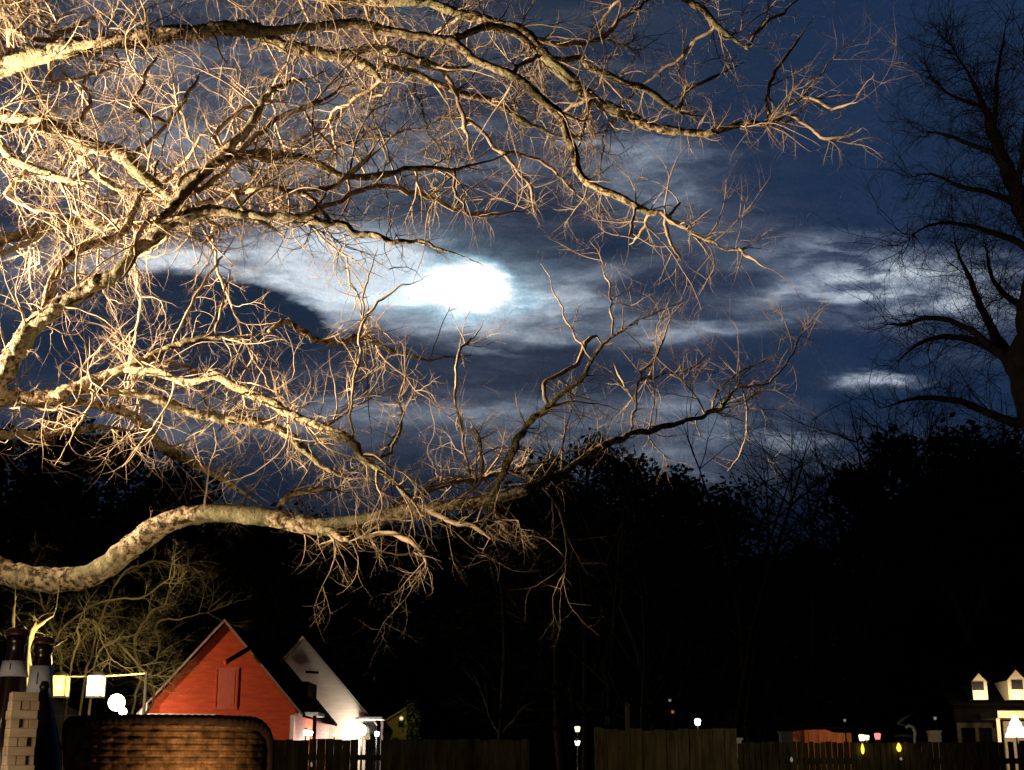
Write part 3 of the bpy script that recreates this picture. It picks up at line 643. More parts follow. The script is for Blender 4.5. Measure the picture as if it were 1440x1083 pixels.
# wicker bar chair
cy = 2.98; s_ = mpp(231, 1040, 2.86); cx = P(205, 1045, 2.86).x; hw = 156 * s_; zt = P(231, 1009, 2.95).z
t = empty('wicker_chair', (cx, cy + .1, 0), 'bar height wicker chair with rounded woven back below the red gable', 'chair')
def back_pt(u, z):                                # u -1..1 across, barrel curved
    a = u * 1.0; y = cy - .11 + .17 * (u * u) ; return Vector((cx + hw * .96 * math.sin(a * 1.35) / math.sin(1.35), y, z))
nu, nz_ = 220, 240; zb = zt - .52; mb = MB(); v = []; f = []
for j in range(nz_ + 1):
    for i in range(nu + 1):
        u = -1 + 2 * i / nu; fz = j / nz_
        rc = .055; zmax = zt - .012
        ex = max(0, (abs(u) * hw * .96 - (hw * .96 - rc))); drop = rc - math.sqrt(max(0, rc * rc - ex * ex))
        z = zb + (zmax - drop - zb) * fz
        row = (z - zb) / .013; colm = (u + 1) * 8
        dsp = .006 * abs(math.sin(math.pi * row)) * (1 if (int(row) + int(colm)) % 2 else .55) * (.4 + .6 * abs(math.sin(math.pi * colm)))
        p = back_pt(u, z); p.y -= dsp; v.append(p)
for j in range(nz_):
    for i in range(nu):
        a = j * (nu + 1) + i; f.append((a, a + 1, a + nu + 2, a + nu + 1))
n0 = len(v); v2 = [q_ + Vector((0, .018, 0)) for q_ in v]; f2 = [tuple(i + n0 for i in reversed(q_)) for q_ in f]
mb.add(v + v2, f + f2); mb.build('backrest', M['wicker'], t, True)
rim = [back_pt(-1, zb)]
for k in range(201):
    u = -1 + 2 * k / 200; ex = max(0, (abs(u) * hw * .96 - (hw * .96 - .055))); drop = .055 - math.sqrt(max(0, .055 ** 2 - ex * ex))
    rim.append(back_pt(u, zt - .010 - drop))
rim.append(back_pt(1, zb))
rim = [p + Vector((0, .009, 0)) for p in rim]
mb = MB(); mb.tube(rim, [.0135 + .0006 * math.sin(k * 1.3) for k in range(len(rim))], 12); mb.build('back_rim', M['wicker_rim'], t, True)
mb = MB(); mb.box((cx, cy - .02, zt - .045), (hw * 1.2, .012, .02)); 
mb = MB(); mb.lathe((cx, cy + .12, .735), [(.20, 0), (.235, .01), (.24, .05), (.22, .07), (.05, .072)], 28); mb.build('seat', M['wicker'], t, True)
for sx_ in (-1, 1):
    mb = MB(); mb.tube([back_pt(sx_ * .8, zb + .03) + Vector((0, .02, 0)), Vector((cx + sx_ * .18, cy + .0, .74)), Vector((cx + sx_ * .20, cy - .05, 0))], [.013, .016, .013], 8); mb.build('leg', M['wicker_rim'], t, True)
    mb = MB(); mb.tube([Vector((cx + sx_ * .16, cy + .26, .74)), Vector((cx + sx_ * .19, cy + .32, 0))], [.016, .013], 8); mb.build('leg', M['wicker_rim'], t, True)
mb = MB(); mb.tube([Vector((cx - .18, cy + .30, .3)), Vector((cx + .18, cy + .30, .3))], [.01, .01], 8); mb.build('footrest', M['wicker_rim'], t, True)
# candle lantern on the table, just below the frame
cxx, cyy = P(285, 1083, 2.775).x, 2.775
t = empty('candle', (cxx, cyy, TT), 'small lit candle in a dish on the bar table near the chair back', 'candle')
mb = MB(); mb.lathe((cxx, cyy, TT), [(.035, 0), (.04, .006), (.036, .008)], 20); mb.build('dish', M['metal'], t, True)
mb = MB(); mb.lathe((cxx, cyy, TT + .0085), [(.02, 0), (.02, .03), (.017, .032)], 20); mb.build('wax', M['label'], t, True)
mb = MB(); mb.ball((cxx, cyy, TT + .052), .006, 6, sz=2); mb.build('flame', M['flame'], t, True)
lamp('candle_flame_light', (cxx, cyy, TT + .075), (1, .57, .25), 3.3, .012)
tx, ty = -.72, 1.27
t = empty('table_lantern', (tx, ty, TT), 'small glass table lantern at the near left corner of the bar table', 'lantern')
mb = MB(); mb.lathe((tx, ty, TT), [(.045, 0), (.045, .012), (.03, .02)], 20); mb.build('base', M['metal'], t, True)
mb = MB(); mb.lathe((tx, ty, TT + .021), [(.03, 0), (.034, .05), (.03, .10)], 20); mb.build('glass', M['lamp_pale'], t, True)
mb = MB(); mb.lathe((tx, ty, TT + .122), [(.04, 0), (.03, .02), (.005, .03)], 20); mb.build('lid', M['metal'], t, True)
lamp('table_lantern_light', (tx + .06, ty + .02, TT + .11), (1, .80, .58), 1.7, .03)

# ---------------------------------------------------------------- houses
def gable_house(name, label, Y, depth, apex, half, eave_z, mt, rake):
    ax = (apex[0] - 720) * (Y / F) ; s_ = Y / F
    az = P(apex[0], apex[1], Y).z; ax = P(apex[0], apex[1], Y).x
    t = empty(name, (ax, Y, 0), label, 'house')
    sl = (az - eave_z) / half
    wi = half - .28; wz = az - sl * .0 
    mb = MB(); mb.prism([(ax - wi, 0), (ax + wi, 0), (ax + wi, az - .12 - sl * wi), (ax, az - .12), (ax - wi, az - .12 - sl * wi)], Y, Y + depth); mb.build('wall', mt, t)
    rf = None
    mb = MB()
    for sx_ in (-1, 1):
        a = [(ax, az), (ax + sx_ * half, eave_z), (ax + sx_ * half, eave_z - .1), (ax, az - .11)]
        if sx_ < 0: a = a[::-1]
        mb.prism(a, Y - .22, Y + depth + .2)
    rf = mb.build('roof', M['roof'], t)
    for sx_ in (-1, 1):                            # white rake boards
        mb = MB(); w_ = .05
        a = [(ax, az - .005), (ax + sx_ * half, eave_z - .005), (ax + sx_ * (half - .0), eave_z - w_ - .03), (ax, az - w_ - .06)]
        if sx_ < 0: a = a[::-1]
        mb.prism(a, Y - .26, Y - .222); mb.build('rake_board', rake, t)
    return t, ax, az, sl
red, ax, az, sl = gable_house('red_house', 'red clapboard house with a steep white trimmed gable', 45, 8.5, (318, 871), 2.58, P(205, 1004, 45).z, M['red'], M['rake'])
s45 = 45 / F
ez = P(205, 1004, 45).z
# white boxed eave return at the lower left corner and the pale band along the foot of the gable
mb = MB(); mb.prism([(ax - 2.58, ez - .12), (ax - 1.2, ez - .14), (ax - .1, ez - .12), (ax - .1, ez - .02), (ax - 2.25, ez - .0), (ax - 2.25, ez + .36)][::-1], 44.72, 44.96); mb.build('eave_return', M['trim'], red)
mb = MB(); mb.box((ax + 2.24, 44.97, 1.5), (.12, .07, 3.0)); mb.build('corner_board', M['trim'], red)
wx, wz = P(319, 968, 45).x, P(319, 968, 45).z
mb = MB(); mb.box((wx, 44.985, wz), (.74, .024, 1.28)); wn_ = mb.build('window', M['curtain'], red)
mb = MB(); mb.box((wx, 44.968, wz), (.50, .016, 1.10)); mb.build('pane', M['curtain'], wn_)
for k in (-1, 1):
    mb = MB(); mb.box((wx + k * .33, 44.966, wz), (.05, .018, 1.20)); mb.build('frame', M['red'], wn_)
# dark diagonal bar with a ball tip under the roof edge
a0, a1 = P(352, 911, 44.6), P(318, 931, 44.3)
mb = MB(); mb.tube([a0, (a0 + a1) / 2, a1], [.07, .075, .07], 10); br = mb.build('diagonal_bar', M['roof'], red, True)
mb = MB(); mb.ball(a1, .085, 8); mb.build('bar_tip', M['red'], br, True)
# dormer on the right roof slope
dx0, dz0 = P(426, 973, 49).x, P(426, 973, 49).z
mb = MB(); mb.box((dx0 - .25, 49.5, dz0), (1.0, 2.2, .62)); dm_ = mb.build('dormer', M['roof'], red)
# side porch
px_, pz_ = P(432, 1004, 46).x, P(432, 1004, 46).z
mb = MB(); mb.box((px_ + .12, 46.2, pz_ - .02), (.62, 1.6, .10)); mb.build('porch_eave', M['trim'], red)
mb = MB(); mb.box((px_ + .30, 45.6, 1.55), (.10, .10, 3.0)); mb.build('porch_post', M['roof'], red)
def post_lamp(px, py, Y, r, glow, label, name='post_lamp', cat='lamp', energy=0, col=(1, .9, .75), group=None, foot=0, sz=1.2):
    p = P(px, py, Y); r *= .72; t = empty(name, (p.x, Y, 0), label, cat, group)
    mb = MB(); mb.tube([Vector((p.x, Y, foot)), Vector((p.x, Y, (foot + p.z) / 2)), Vector((p.x, Y, p.z - r))], [max(.02, r * .25)] * 3, 8); mb.build('post', M['metal'], t, True)
    mb = MB()
    if r > .12: mb.ball((p.x, Y, p.z), r, 8, sz=sz)
    else: mb.lathe((p.x, Y, p.z - r), [(r * .7, 0), (r * 1.0, r * 1.5), (r * .75, r * 1.8)], 4)
    mb.build('globe', glow, t, r > .12)
    mb = MB(); mb.lathe((p.x, Y, p.z + r * sz * .9), [(r * .7, 0), (r * .5, r * .2), (r * .1, r * .4)], 12); mb.build('cap', M['metal'], t, True)
    if energy: lamp('lamp_bulb', (p.x + (.0 if energy < 100 else -.1), Y - r - (.12 if energy < 100 else .05), p.z), col, energy, r * .8)
    return t
post_lamp(430, 1030, 45.2, .13, M['lamp_pale'], 'warm small lamp at the right corner of the red house', energy=6)
post_lamp(437, 1031, 44.9, .10, M['lamp_cold'], 'cool white small lamp at the right corner of the red house', energy=5)
# light on the gables: street lamp left of the frame
sl_ = empty('street_lamp', (-16.3, 41, 0), 'tall street lamp beyond the left edge facing the gables', 'street lamp')
mb = MB(); mb.tube([Vector((-16.3, 41, z)) for z in (0, 2, 4.6)], [.09, .07, .05], 10); mb.build('pole', M['metal'], sl_, True)
mb = MB(); mb.lathe((-16.0, 41, 4.62), [(.28, 0), (.2, .08), (.06, .14)], 16); mb.build('hood', M['metal'], sl_, True)
mb = MB(); mb.ball((-16.0, 41, 4.55), .12, 8); mb.build('globe', M['lamp_hot'], sl_, True)
lamp('street_bulb', (-15.8, 40.9, 4.2), (1, .78, .50), 1700, .15)
lamp('eave_fill_bulb', P(196, 1000, 43.6), (1, .85, .62), 60, .08)  # local light added to brighten the lower left rake and eave
eb = P(196, 1006, 43.7); t = empty('eave_fill_light', (eb.x, eb.y, 0), 'small added fill light below the left eave of the red house', 'lamp')
mb = MB(); mb.tube([Vector((eb.x, 43.75, 0)), Vector((eb.x, 43.75, eb.z - .1))], [.03, .03], 8); mb.build('post', M['metal'], t)
mb = MB(); mb.lathe((eb.x, 43.75, eb.z - .1), [(.03, 0), (.08, .04), (.07, .06)], 12); mb.build('cup', M['metal'], t)

wht, wax, waz, wsl = gable_house('white_house', 'pale grey white clapboard house whose gable rises behind the red house', 55, 9, (427, 895), 2.95, P(531, 1019, 55).z, M['white_siding'], M['white_siding'])
wp = P(512, 1012, 54.2)
mb = MB(); mb.box((P(522, 1012, 54.6).x, 54.3, P(522, 1012, 54.6).z + .02), (1.0, 1.2, .09)); mb.build('porch_roof', M['trim'], wht)
mb = MB(); mb.box((P(538, 1020, 54).x, 53.8, 1.6), (.09, .09, 3.1)); mb.build('porch_post', M['trim'], wht)
mb = MB(); mb.box((P(520, 1025, 54.9).x, 54.93, P(520, 1022, 54.9).z), (.5, .05, .5)); mb.build('window', M['dark_glass'], wht)
mb = MB(); mb.tube([P(430, 945, 54.85), P(448, 946, 54.8)], [.05, .05], 8); mb.build('gable_bar', M['roof'], wht, True)  # short dark bar in front of the gable wall
post_lamp(509, 1027, 54.35, .24, M['lamp_hot'], 'big blazing porch lamp in front of the pale grey house', energy=330, col=(1, .86, .72))
post_lamp(530, 1032, 53.0, .13, M['lamp_cold'], 'cool white lamp right of the blazing porch lamp', energy=14, col=(.9, .95, 1))
post_lamp(468, 1041, 48.6, .07, M['lamp_pale'], 'added low warm fill lamp nearly hidden by the fence below the pale grey gable', energy=230, col=(1, .88, .74))  # extra lamp put in to spread light over the pale gable
post_lamp(470, 1033, 53.8, .07, M['lamp_pale'], 'tiny warm lamp left of the blazing porch lamp', energy=4)
# garage with pale roof corner at far left
t = empty('garage', (P(96, 1003, 30).x, 30, 0), 'pale sloping roof corner of a low garage between bottles and wicker chair', 'garage')
a, b_, c = P(60, 972, 30), P(118, 1004, 30), P(60, 1004, 30)
mb = MB(); mb.prism([(a.x, a.z), (c.x, c.z), (b_.x, b_.z)], 29.9, 30.0); mb.build('gable', M['white_siding'], t)
mb = MB(); mb.prism([(b_.x, b_.z + .05), (a.x, a.z + .05), (a.x, a.z + .14), (b_.x + .05, b_.z + .09)], 29.8, 34); mb.build('roof', M['roof'], t)
mb = MB(); mb.prism([(c.x - 2, 0), (b_.x - .2, 0), (b_.x - .2, b_.z - .01), (c.x - 2, b_.z - .01)][::-1], 30.02, 34); mb.build('wall', M['white_siding'], t)

# small yellow shed with its shrub
t = empty('yellow_shed', (P(560, 1020, 62).x, 62, 0), 'small dim yellow shed right of the pale grey house', 'shed')
xa, xb, xc = P(543, 1000, 62).x, P(571, 1000, 62).x, P(557, 1000, 62).x
zt_, ze = P(557, 998, 62).z, P(557, 1012, 62).z
xa, xb = P(541, 1000, 62).x, P(572, 1000, 62).x
mb = MB(); mb.prism([(xa, 0), (xb, 0), (xb, P(0, 998, 62).z), (xa, P(0, 1018, 62).z)], 62, 64); mb.build('wall', M['yellow_siding'], t)
mb = MB(); mb.prism([(xa - .1, P(0, 1018, 62).z), (xb + .05, P(0, 996, 62).z), (xb + .05, P(0, 993, 62).z), (xa - .1, P(0, 1015, 62).z)], 61.8, 64.2); mb.build('roof', M['yellow_siding'], t)
mb = MB(); mb.box((P(564, 1014, 61.9).x, 61.97, P(564, 1014, 62).z), (.24, .05, .5)); mb.build('window', M['dark_glass'], t)
lamp('shed_bulb', P(556, 1006, 60.3), (1, .85, .4), 7, .08)
def leaf_shrub(name, label, px, py0, Y, wpx, seed, mt, n=500, cat='shrub', group=None):
    r_ = random.Random(seed); s_ = Y / F; cx_ = (px - 720) * s_; top = P(px, py0, Y).z
    root = empty(name, (cx_, Y, 0), label, cat, group); mb = MB()
    for _ in range(n):
        a = r_.uniform(0, 6.28); h = r_.random() ** .8; rr_ = wpx * s_ * .5 * math.sqrt(max(.05, 1 - (h - .3) ** 2)) * r_.uniform(.2, 1)
        c = Vector((cx_ + rr_ * math.cos(a), Y + rr_ * math.sin(a), .3 + h * (top - .3))); e1 = Vector((r_.uniform(-1, 1), r_.uniform(-1, 1), r_.uniform(-1, 1))).normalized() * .07; e2 = e1.orthogonal().normalized() * .06
        mb.add([c - e1, c + e2, c + e1, c - e2], [(0, 1, 2, 3)])
    mb.build('foliage', mt, root)
    mb = MB(); mb.tube([Vector((cx_, Y, 0)), Vector((cx_, Y, top * .7))], [.06, .03], 7); mb.build('stem', M['dark_bark'], root)
    return root
M['shrub_leaf'] = noise_mat('shrub_leaves', (.10, .11, .03), (.22, .20, .06), scale=4, bump=0)
leaf_shrub('leafy_shrub', 'dim leafy shrub against the right side of the yellow shed', 583, 985, 61, 28, 3, M['shrub_leaf'])

# ---------------------------------------------------------------- fences
def fence(name, label, x0, x1, Y, top, bw, gap, seed, gaps=(), post_every=2.4, jag=.015, sl=0.0):
    r_ = random.Random(seed); t = empty(name, ((x0 + x1) / 2, Y, 0), label, 'fence'); mb = MB(); x = x0
    def inside(v): return any(a <= v <= b_ for a, b_ in gaps)
    while x < x1:
        g_ = gap; wd = bw * r_.uniform(.92, 1.05)
        if inside(x): g_ = bw * .9; 
        h = top + r_.uniform(-jag, jag) + sl * (x - x0)
        mb.box((x + wd / 2, Y + r_.uniform(-.006, .006), h / 2 + .02), (wd, .022, h - .04), rz=r_.uniform(-.02, .02), ry=r_.uniform(-.004, .004)); x += wd + g_
    mb.build('boards', M['fence'], t)
    for z in (.35, top - .3):
        mb = MB(); mb.box(((x0 + x1) / 2, Y + .045, z), (x1 - x0, .045, .09)); mb.build('rail', M['fence'], t)
    x = x0 + .05
    while x <= x1:
        mb = MB(); mb.box((x, Y + .115, (top + .03) / 2), (.09, .09, top + .03)); mb.build('post', M['fence'], t); x += post_every
    return t
def X(px, Y): return P(px, 1045, Y).x
fence('board_fence', 'long dim board fence running below the red and pale grey gables', X(355, 25), X(742, 25), 25, P(500, 1040, 25).z, .14, .004, 1, gaps=((X(488, 25), X(532, 25)),))
fence('board_fence', 'taller board fence panel in the middle below the dark trees', X(836, 18), X(1028, 18), 18, P(930, 1026, 18).z, .14, .008, 2)
fence('picket_fence', 'lower picket fence at right in front of the dormered house', X(1029, 24), X(1460, 24), 24, P(1200, 1044, 24).z, .085, .014, 3, gaps=((X(1398, 24), X(1460, 24)),))
bt = MB(); 

yl = empty('fence_fill_lamp', (7.2, 15.5, 0), 'slim added lamp post unseen beyond the right edge to brighten the fences', 'lamp')
mb = MB(); mb.tube([Vector((7.2, 15.5, z)) for z in (0, 1.4, 2.9)], [.05, .045, .04], 10); mb.build('pole', M['metal'], yl, True)
mb = MB(); mb.lathe((7.2, 15.5, 3.14), [(.13, 0), (.09, .05), (.02, .12)], 16); mb.build('cap', M['metal'], yl, True)
mb = MB(); mb.ball((7.2, 15.5, 3.02), .1, 8); mb.build('globe', M['lamp_pale'], yl, True)
lamp('fence_fill_bulb', (7.1, 15.5, 2.85), (1, .84, .50), 200, .1, kind='SPOT', spot=R(110), aim=(-1, 22.5, .4))  # added spot, out of view, that lifts the dark fences
# ---------------------------------------------------------------- dormered house at the far right
Y = 90
t = empty('dormered_house', (P(1430, 1020, Y).x, Y, 0), 'far house at the right edge with two lit dormers and cream porch', 'house')
x0, x1 = P(1345, 1000, Y).x, P(1560, 1000, Y).x
ze = P(0, 992, Y).z
mb = MB(); mb.box(((x0 + x1) / 2, Y + 4.5, ze / 2), (x1 - x0, 8, ze)); mb.build('wall', M['roof'], t)
zr = P(0, 925, Y).z
mb = MB()
mb.add([(x0 - .3, Y + .2, ze), (x1 + .3, Y + .2, ze), (x1 + .3, Y + 4.5, zr), (x0 - .3, Y + 4.5, zr), (x0 - .3, Y + 8.8, ze), (x1 + .3, Y + 8.8, ze)], [(0, 1, 2, 3), (3, 2, 5, 4), (0, 3, 4), (1, 5, 2), (0, 4, 5, 1)]); mb.build('roof', M['roof'], t)
for k, (pa, pb, ytop, ybot) in enumerate(((1366, 1387, 947, 984), (1416, 1442, 942, 984))):
    xa, xb = P(pa, 960, Y).x, P(pb, 960, Y).x; zt_, zb_ = P(0, ytop, Y).z, P(0, ybot, Y).z; zm = zt_ - (xb - xa) * .55; xm = (xa + xb) / 2
    mb = MB(); mb.prism([(xa, zb_), (xb, zb_), (xb, zm), (xm, zt_), (xa, zm)], Y - .1, Y + 3.4); dm_ = mb.build('dormer', M['cream_siding'], t)
    mb = MB()
    for sx_ in (-1, 1):
        q_ = [(xm, zt_ + .08), (xm + sx_ * (xb - xa) * .58, zm - .05), (xm + sx_ * (xb - xa) * .58, zm - .0), (xm, zt_ + .16)]
        mb.prism(q_ if sx_ < 0 else q_[::-1], Y - .2, Y + 3.5)
    mb.build('dormer_roof', M['roof'], dm_)
    wh = (zm - zb_) * .46; wzc = zm - wh * .55
    mb = MB(); mb.box((xm - (.10 if k == 0 else 0), Y - .14, wzc), ((xb - xa) * (.72 if k == 0 else .58), .06, wh)); mb.build('window', M['dark_glass'], dm_)
    lamp('dormer_bulb', (xm, Y - .75, zb_ + .25), (1, .80, .48), 60, .1)
    lamp('dormer_bulb', (xm + .2, Y - 2.2, zb_ - .6), (1, .76, .48), 90, .1)
xa, xb = P(1401, 1000, Y - 3).x, P(1500, 1000, Y - 3).x; z1, z0_ = P(0, 1000, Y - 3).z, P(0, 1036, Y - 3).z
mb = MB(); mb.box(((xa + xb) / 2, Y - 1.6, z1 - .2), (xb - xa, 3.2, .42)); mb.build('porch_roof', M['cream_siding'], t)
mb = MB(); mb.box(((P(1408, 1000, Y).x + xb) / 2, Y - .05, z1 / 2 - .25), (xb - P(1408, 1000, Y).x, .2, z1 - .5)); mb.build('porch_wall', M['cream_siding'], t)
for px in (1404, 1452): 
    mb = MB(); mb.box((P(px, 1020, Y - 3).x, Y - 2.9, (z1 - .42) / 2), (.22, .22, z1 - .45)); mb.build('porch_post', M['cream_siding'], t)
lamp('porch_front_fill', (P(1425, 1015, Y - 4).x, Y - 5.5, z1 - .6), (1, .75, .45), 620, .15)  # added light well out in front of the porch, without a fixture
# garage doors frame, dim
ga, gb = P(1348, 1017, Y - .1), P(1400, 1036, Y - .1)
mb = MB(); mb.box(((ga.x + gb.x) / 2, Y + .40, ga.z - .12), (gb.x - ga.x, .2, .3)); mb.build('garage_lintel', M['dull'], t)
for px in (1350, 1375, 1399):
    mb = MB(); mb.box((P(px, 1017, Y).x, Y + .40, (ga.z - .27) / 2), (.24, .2, ga.z - .28)); mb.build('garage_post', M['dull'], t)
# lit conical ornament tree on the lawn
p = P(1428, 1020, 82); t = empty('lit_ornament_tree', (p.x, 82, 0), 'white glowing cone shaped ornament tree before the cream porch', 'ornament tree')
zt_ = P(1428, 1004, 82).z; zb_ = P(1428, 1037, 82).z; pr = []
for k in range(9):
    h = k / 8; pr.append((max(.02, (.62 * (1 - h) ** .8 + .05 * (k % 2)) * 1.0), zb_ + (zt_ - zb_) * h))
mb = MB(); mb.lathe((p.x, 82, 0), pr, 16); mb.build('cone', M['lit_tree'], t, True)
mb = MB(); mb.tube([Vector((p.x, 82, 0)), Vector((p.x, 82, zb_))], [.05, .05], 8); mb.build('pole', M['metal'], t)
mb = MB(); mb.ball((p.x, 82, zt_ + .06), .1, 6); mb.build('star', M['lamp_gold'], t, True)

# ---------------------------------------------------------------- small far lights and yard things
post_lamp(812, 1025, 40, .11, M['lamp_pale'], 'upper warm lamp left of the taller fence panel', energy=1.5)
post_lamp(812, 1044, 39.6, .10, M['lamp_cold'], 'lower cool lamp left of the taller fence panel', energy=1.5)
post_lamp(981, 1015, 32, .10, M['lamp_cold'], 'bright white lamp above the taller fence panel', energy=4)
post_lamp(942, 985, 34, .05, M['lamp_dim'], 'faint small lamp high above the taller fence panel', sz=1.4)
post_lamp(946, 1001, 33, .05, M['lamp_orange'], 'faint orange lamp above the taller fence panel', sz=1.6)
post_lamp(1188, 1013, 36, .05, M['lamp_dim'], 'faint round lamp over the terracotta shed')
post_lamp(1212, 1037, 40, .13, M['lamp_pale'], 'pale yellow lamp just above the picket fence', sz=.9)
post_lamp(1219, 1037, 40, .10, M['lamp_pale'], 'smaller pale yellow lamp touching its twin above the picket fence', sz=.9)
post_lamp(1234, 1035, 40, .13, M['lamp_pink'], 'pink red lamp above the picket fence')
post_lamp(1315, 1010, 44, .07, M['lamp_dim'], 'dim lamp on a slim post over the tan box')
# solar lanterns hung on the face of the picket fence
def fence_lantern(px, py, w_, h_, glow, label):
    Yf = 23.93; p = P(px, py, Yf); t = empty('fence_lantern', (p.x, Yf, p.z), label, 'lantern', 'lanterns on the picket fence')
    mb = MB(); mb.lathe((p.x, Yf, p.z - h_ / 2), [(w_ * .22, 0), (w_ * .45, h_ * .25), (w_ * .5, h_ * .5), (w_ * .3, h_ * .8), (w_ * .1, h_)], 12); mb.build('pane', glow, t, True)
    mb = MB(); mb.lathe((p.x, Yf, p.z + h_ / 2), [(w_ * .25, 0), (w_ * .1, .02)], 10); mb.build('cap', M['metal'], t)
    mb = MB(); mb.box((p.x, Yf + .03, p.z + h_ / 2 + .02), (.015, .07, .015)); mb.build('bracket', M['metal'], t)
fence_lantern(1213, 1053, .06, .17, M['lamp_gold'], 'slim golden lantern on the picket fence below the pale lamps')
fence_lantern(1264, 1051, .085, .14, M['lamp_gold'], 'wider golden lantern on the picket fence left of the arch ornament')
fence_lantern(1267, 1067, .05, .05, M['lamp_dim'], 'tiny faint lantern low under the wider golden lantern')
fence_lantern(1113, 1068, .05, .08, M['lamp_dim'], 'tiny faint lantern low on the picket fence left of the terracotta shed')
fence_lantern(438, 1075, .04, .08, M['lamp_dim'], 'tiny faint light near the ground right of the wicker chair')
# lone wooden post with a cap
p = P(882, 992, 22); t = empty('wooden_post', (p.x, 22, 0), 'thin brown wooden post rising over the taller fence panel', 'post')
mb = MB(); mb.box((p.x, 22, p.z / 2), (.06, .06, p.z)); mb.build('shaft', M['fence'], t)
mb = MB(); mb.lathe((p.x, 22, p.z), [(.05, 0), (.045, .02), (.01, .05)], 10); mb.build('cap', M['fence'], t)
# terracotta shed
Yt = 42; xa, xb = P(1131, 1030, Yt).x, P(1197, 1030, Yt).x; za = P(0, 1026, Yt).z
t = empty('terracotta_shed', ((xa + xb) / 2, Yt, 0), 'low orange brown shed wall lit above the picket fence', 'shed')
mb = MB(); mb.prism([(xa, 0), (xb, 0), (xb, za - .10), (xb - .5, za - .08), (xa + .6, za), (xa, za - .01)], Yt, Yt + 2); mb.build('wall', M['terracotta'], t)
mb = MB(); mb.box(((xa + xb) / 2, Yt + .95, za + .045), (xb - xa + .1, 2.3, .05), ry=R(2)); mb.build('roof', M['roof'], t)
for k in range(5):
    mb = MB(); mb.box((xa + (xb - xa) * (k + .5) / 5, Yt - .012, za / 2), (.03, .02, za - .2)); mb.build('batten', M['terracotta'], t)
lamp('shed_bulb', P(1186, 1024, Yt - 1.4), (1, .72, .45), 24, .08)
# grey utility box, tan gate pier, arch ornament
def box_thing(name, label, cat, px, py, Y, wpx, hpx, m_, e_):
    p = P(px, py, Y); s_ = Y / F; t = empty(name, (p.x, Y, 0), label, cat); zt_ = p.z + hpx * s_ / 2
    mb = MB(); mb.box((p.x, Y, zt_ / 2), (wpx * s_, .4, zt_)); mb.build('body', m_, t)
    mb = MB(); mb.box((p.x, Y, zt_ + .02), (wpx * s_ + .06, .46, .04)); mb.build('cap', m_, t)
    if e_: lamp('box_bulb', (p.x, Y - 1.0, zt_ + .2), (1, .85, .65), e_, .05)
box_thing('utility_box', 'dim grey box above the picket fence left of the terracotta shed', 'box', 1105, 1036, 40, 15, 10, M['white_siding'], .4)
box_thing('gate_pier', 'tan gate pier above the picket fence left of the dark garage', 'pier', 1314, 1035, 42, 13, 10, M['cream_siding'], 1.4)
box_thing('white_box', 'small bright white box at the left end of the picket fence', 'box', 1035, 1043, 30, 11, 4, M['trim'], 2.0)
p = P(1284, 1042, 34); t = empty('arch_ornament', (p.x, 34, 0), 'pale curved cane ornament above the picket fence', 'ornament')
pts = [Vector((P(1284, 0, 34).x, 34, 0))] + [P(a, b_, 34) for a, b_ in ((1286, 1042), (1287, 1030), (1284, 1023), (1278, 1020), (1274, 1024))]
mb = MB(); mb.tube(pts, [.03, .035, .04, .04, .035, .03], 8); mb.build('cane', M['lamp_pale'] if False else M['trim'], t, True)
mb = MB(); mb.tube([P(1258, 1036, 34), P(1270, 1034, 34), P(1284, 1036, 34)], [.03, .03, .03], 6); mb.build('runner', M['shrub'], t, True)
mb = MB(); mb.tube([P(1262, 1018, 34), P(1272, 1010, 34), P(1285, 1002, 34)], [.03, .03, .015], 6); mb.build('horn', M['shrub'], t, True)
mb = MB(); mb.tube([P(1262, 1018, 34), P(1276, 1021, 34)], [.02, .02], 6); mb.build('strut', M['shrub'], t, True)
lamp('arch_bulb', P(1284, 1028, 33.2), (1, .88, .6), 1.3, .05)

# ---------------------------------------------------------------- far dark trees
def copy_tree(o, loc, sc_, rz, label):
    c = o.copy(); COL.objects.link(c); c.location = loc; c.scale = sc_; c.rotation_euler.z = rz; c['label'] = label
    for ch in [x for x in bpy.data.objects if x.parent == o]:
        d_ = ch.copy(); COL.objects.link(d_); d_.parent = c
    return c
def evergreen(seed, H=12, Wd=3.4, n=15000):
    r_ = random.Random(seed); root = empty('evergreen_tree', (0, 0, 0), '', 'tree'); mb = MB()
    lobes = [(r_.uniform(-.5, .5) * Wd, r_.uniform(-.5, .5) * Wd, r_.uniform(.12, .86) * H, r_.uniform(.28, .55) * Wd) for _ in range(18)]
    lobes += [(r_.uniform(-.2, .2) * Wd, 0, H * .92, .26 * Wd)]
    for _ in range(n):
        x, y, z, rr_ = r_.choice(lobes)
        v = Vector((r_.gauss(0, 1), r_.gauss(0, 1), r_.gauss(0, 1))).normalized() * rr_ * r_.uniform(.35, 1.08)
        c = Vector((x, y, z)) + v * (1 + .3 * noise.noise(v * 1.5)); c.z = max(.2, c.z)
        a = r_.uniform(.06, .15); e1 = Vector((r_.uniform(-1, 1), r_.uniform(-1, 1), r_.uniform(-1, 1))).normalized() * a; e2 = e1.orthogonal().normalized() * a * .6
        mb.add([c - e1, c + e2, c + e1, c - e2], [(0, 1, 2, 3)])
    # inner limbs and low skirt keep the mass closed like a real conifer hedge
    mb.build('crown', M['evergreen'], root)
    mb = MB(); mb.tube([Vector((0, 0, z)) for z in (0, H * .3, H * .6, H * .9)], [.28, .2, .13, .04], 8); mb.build('trunk', M['dark_bark'], root)
    return root
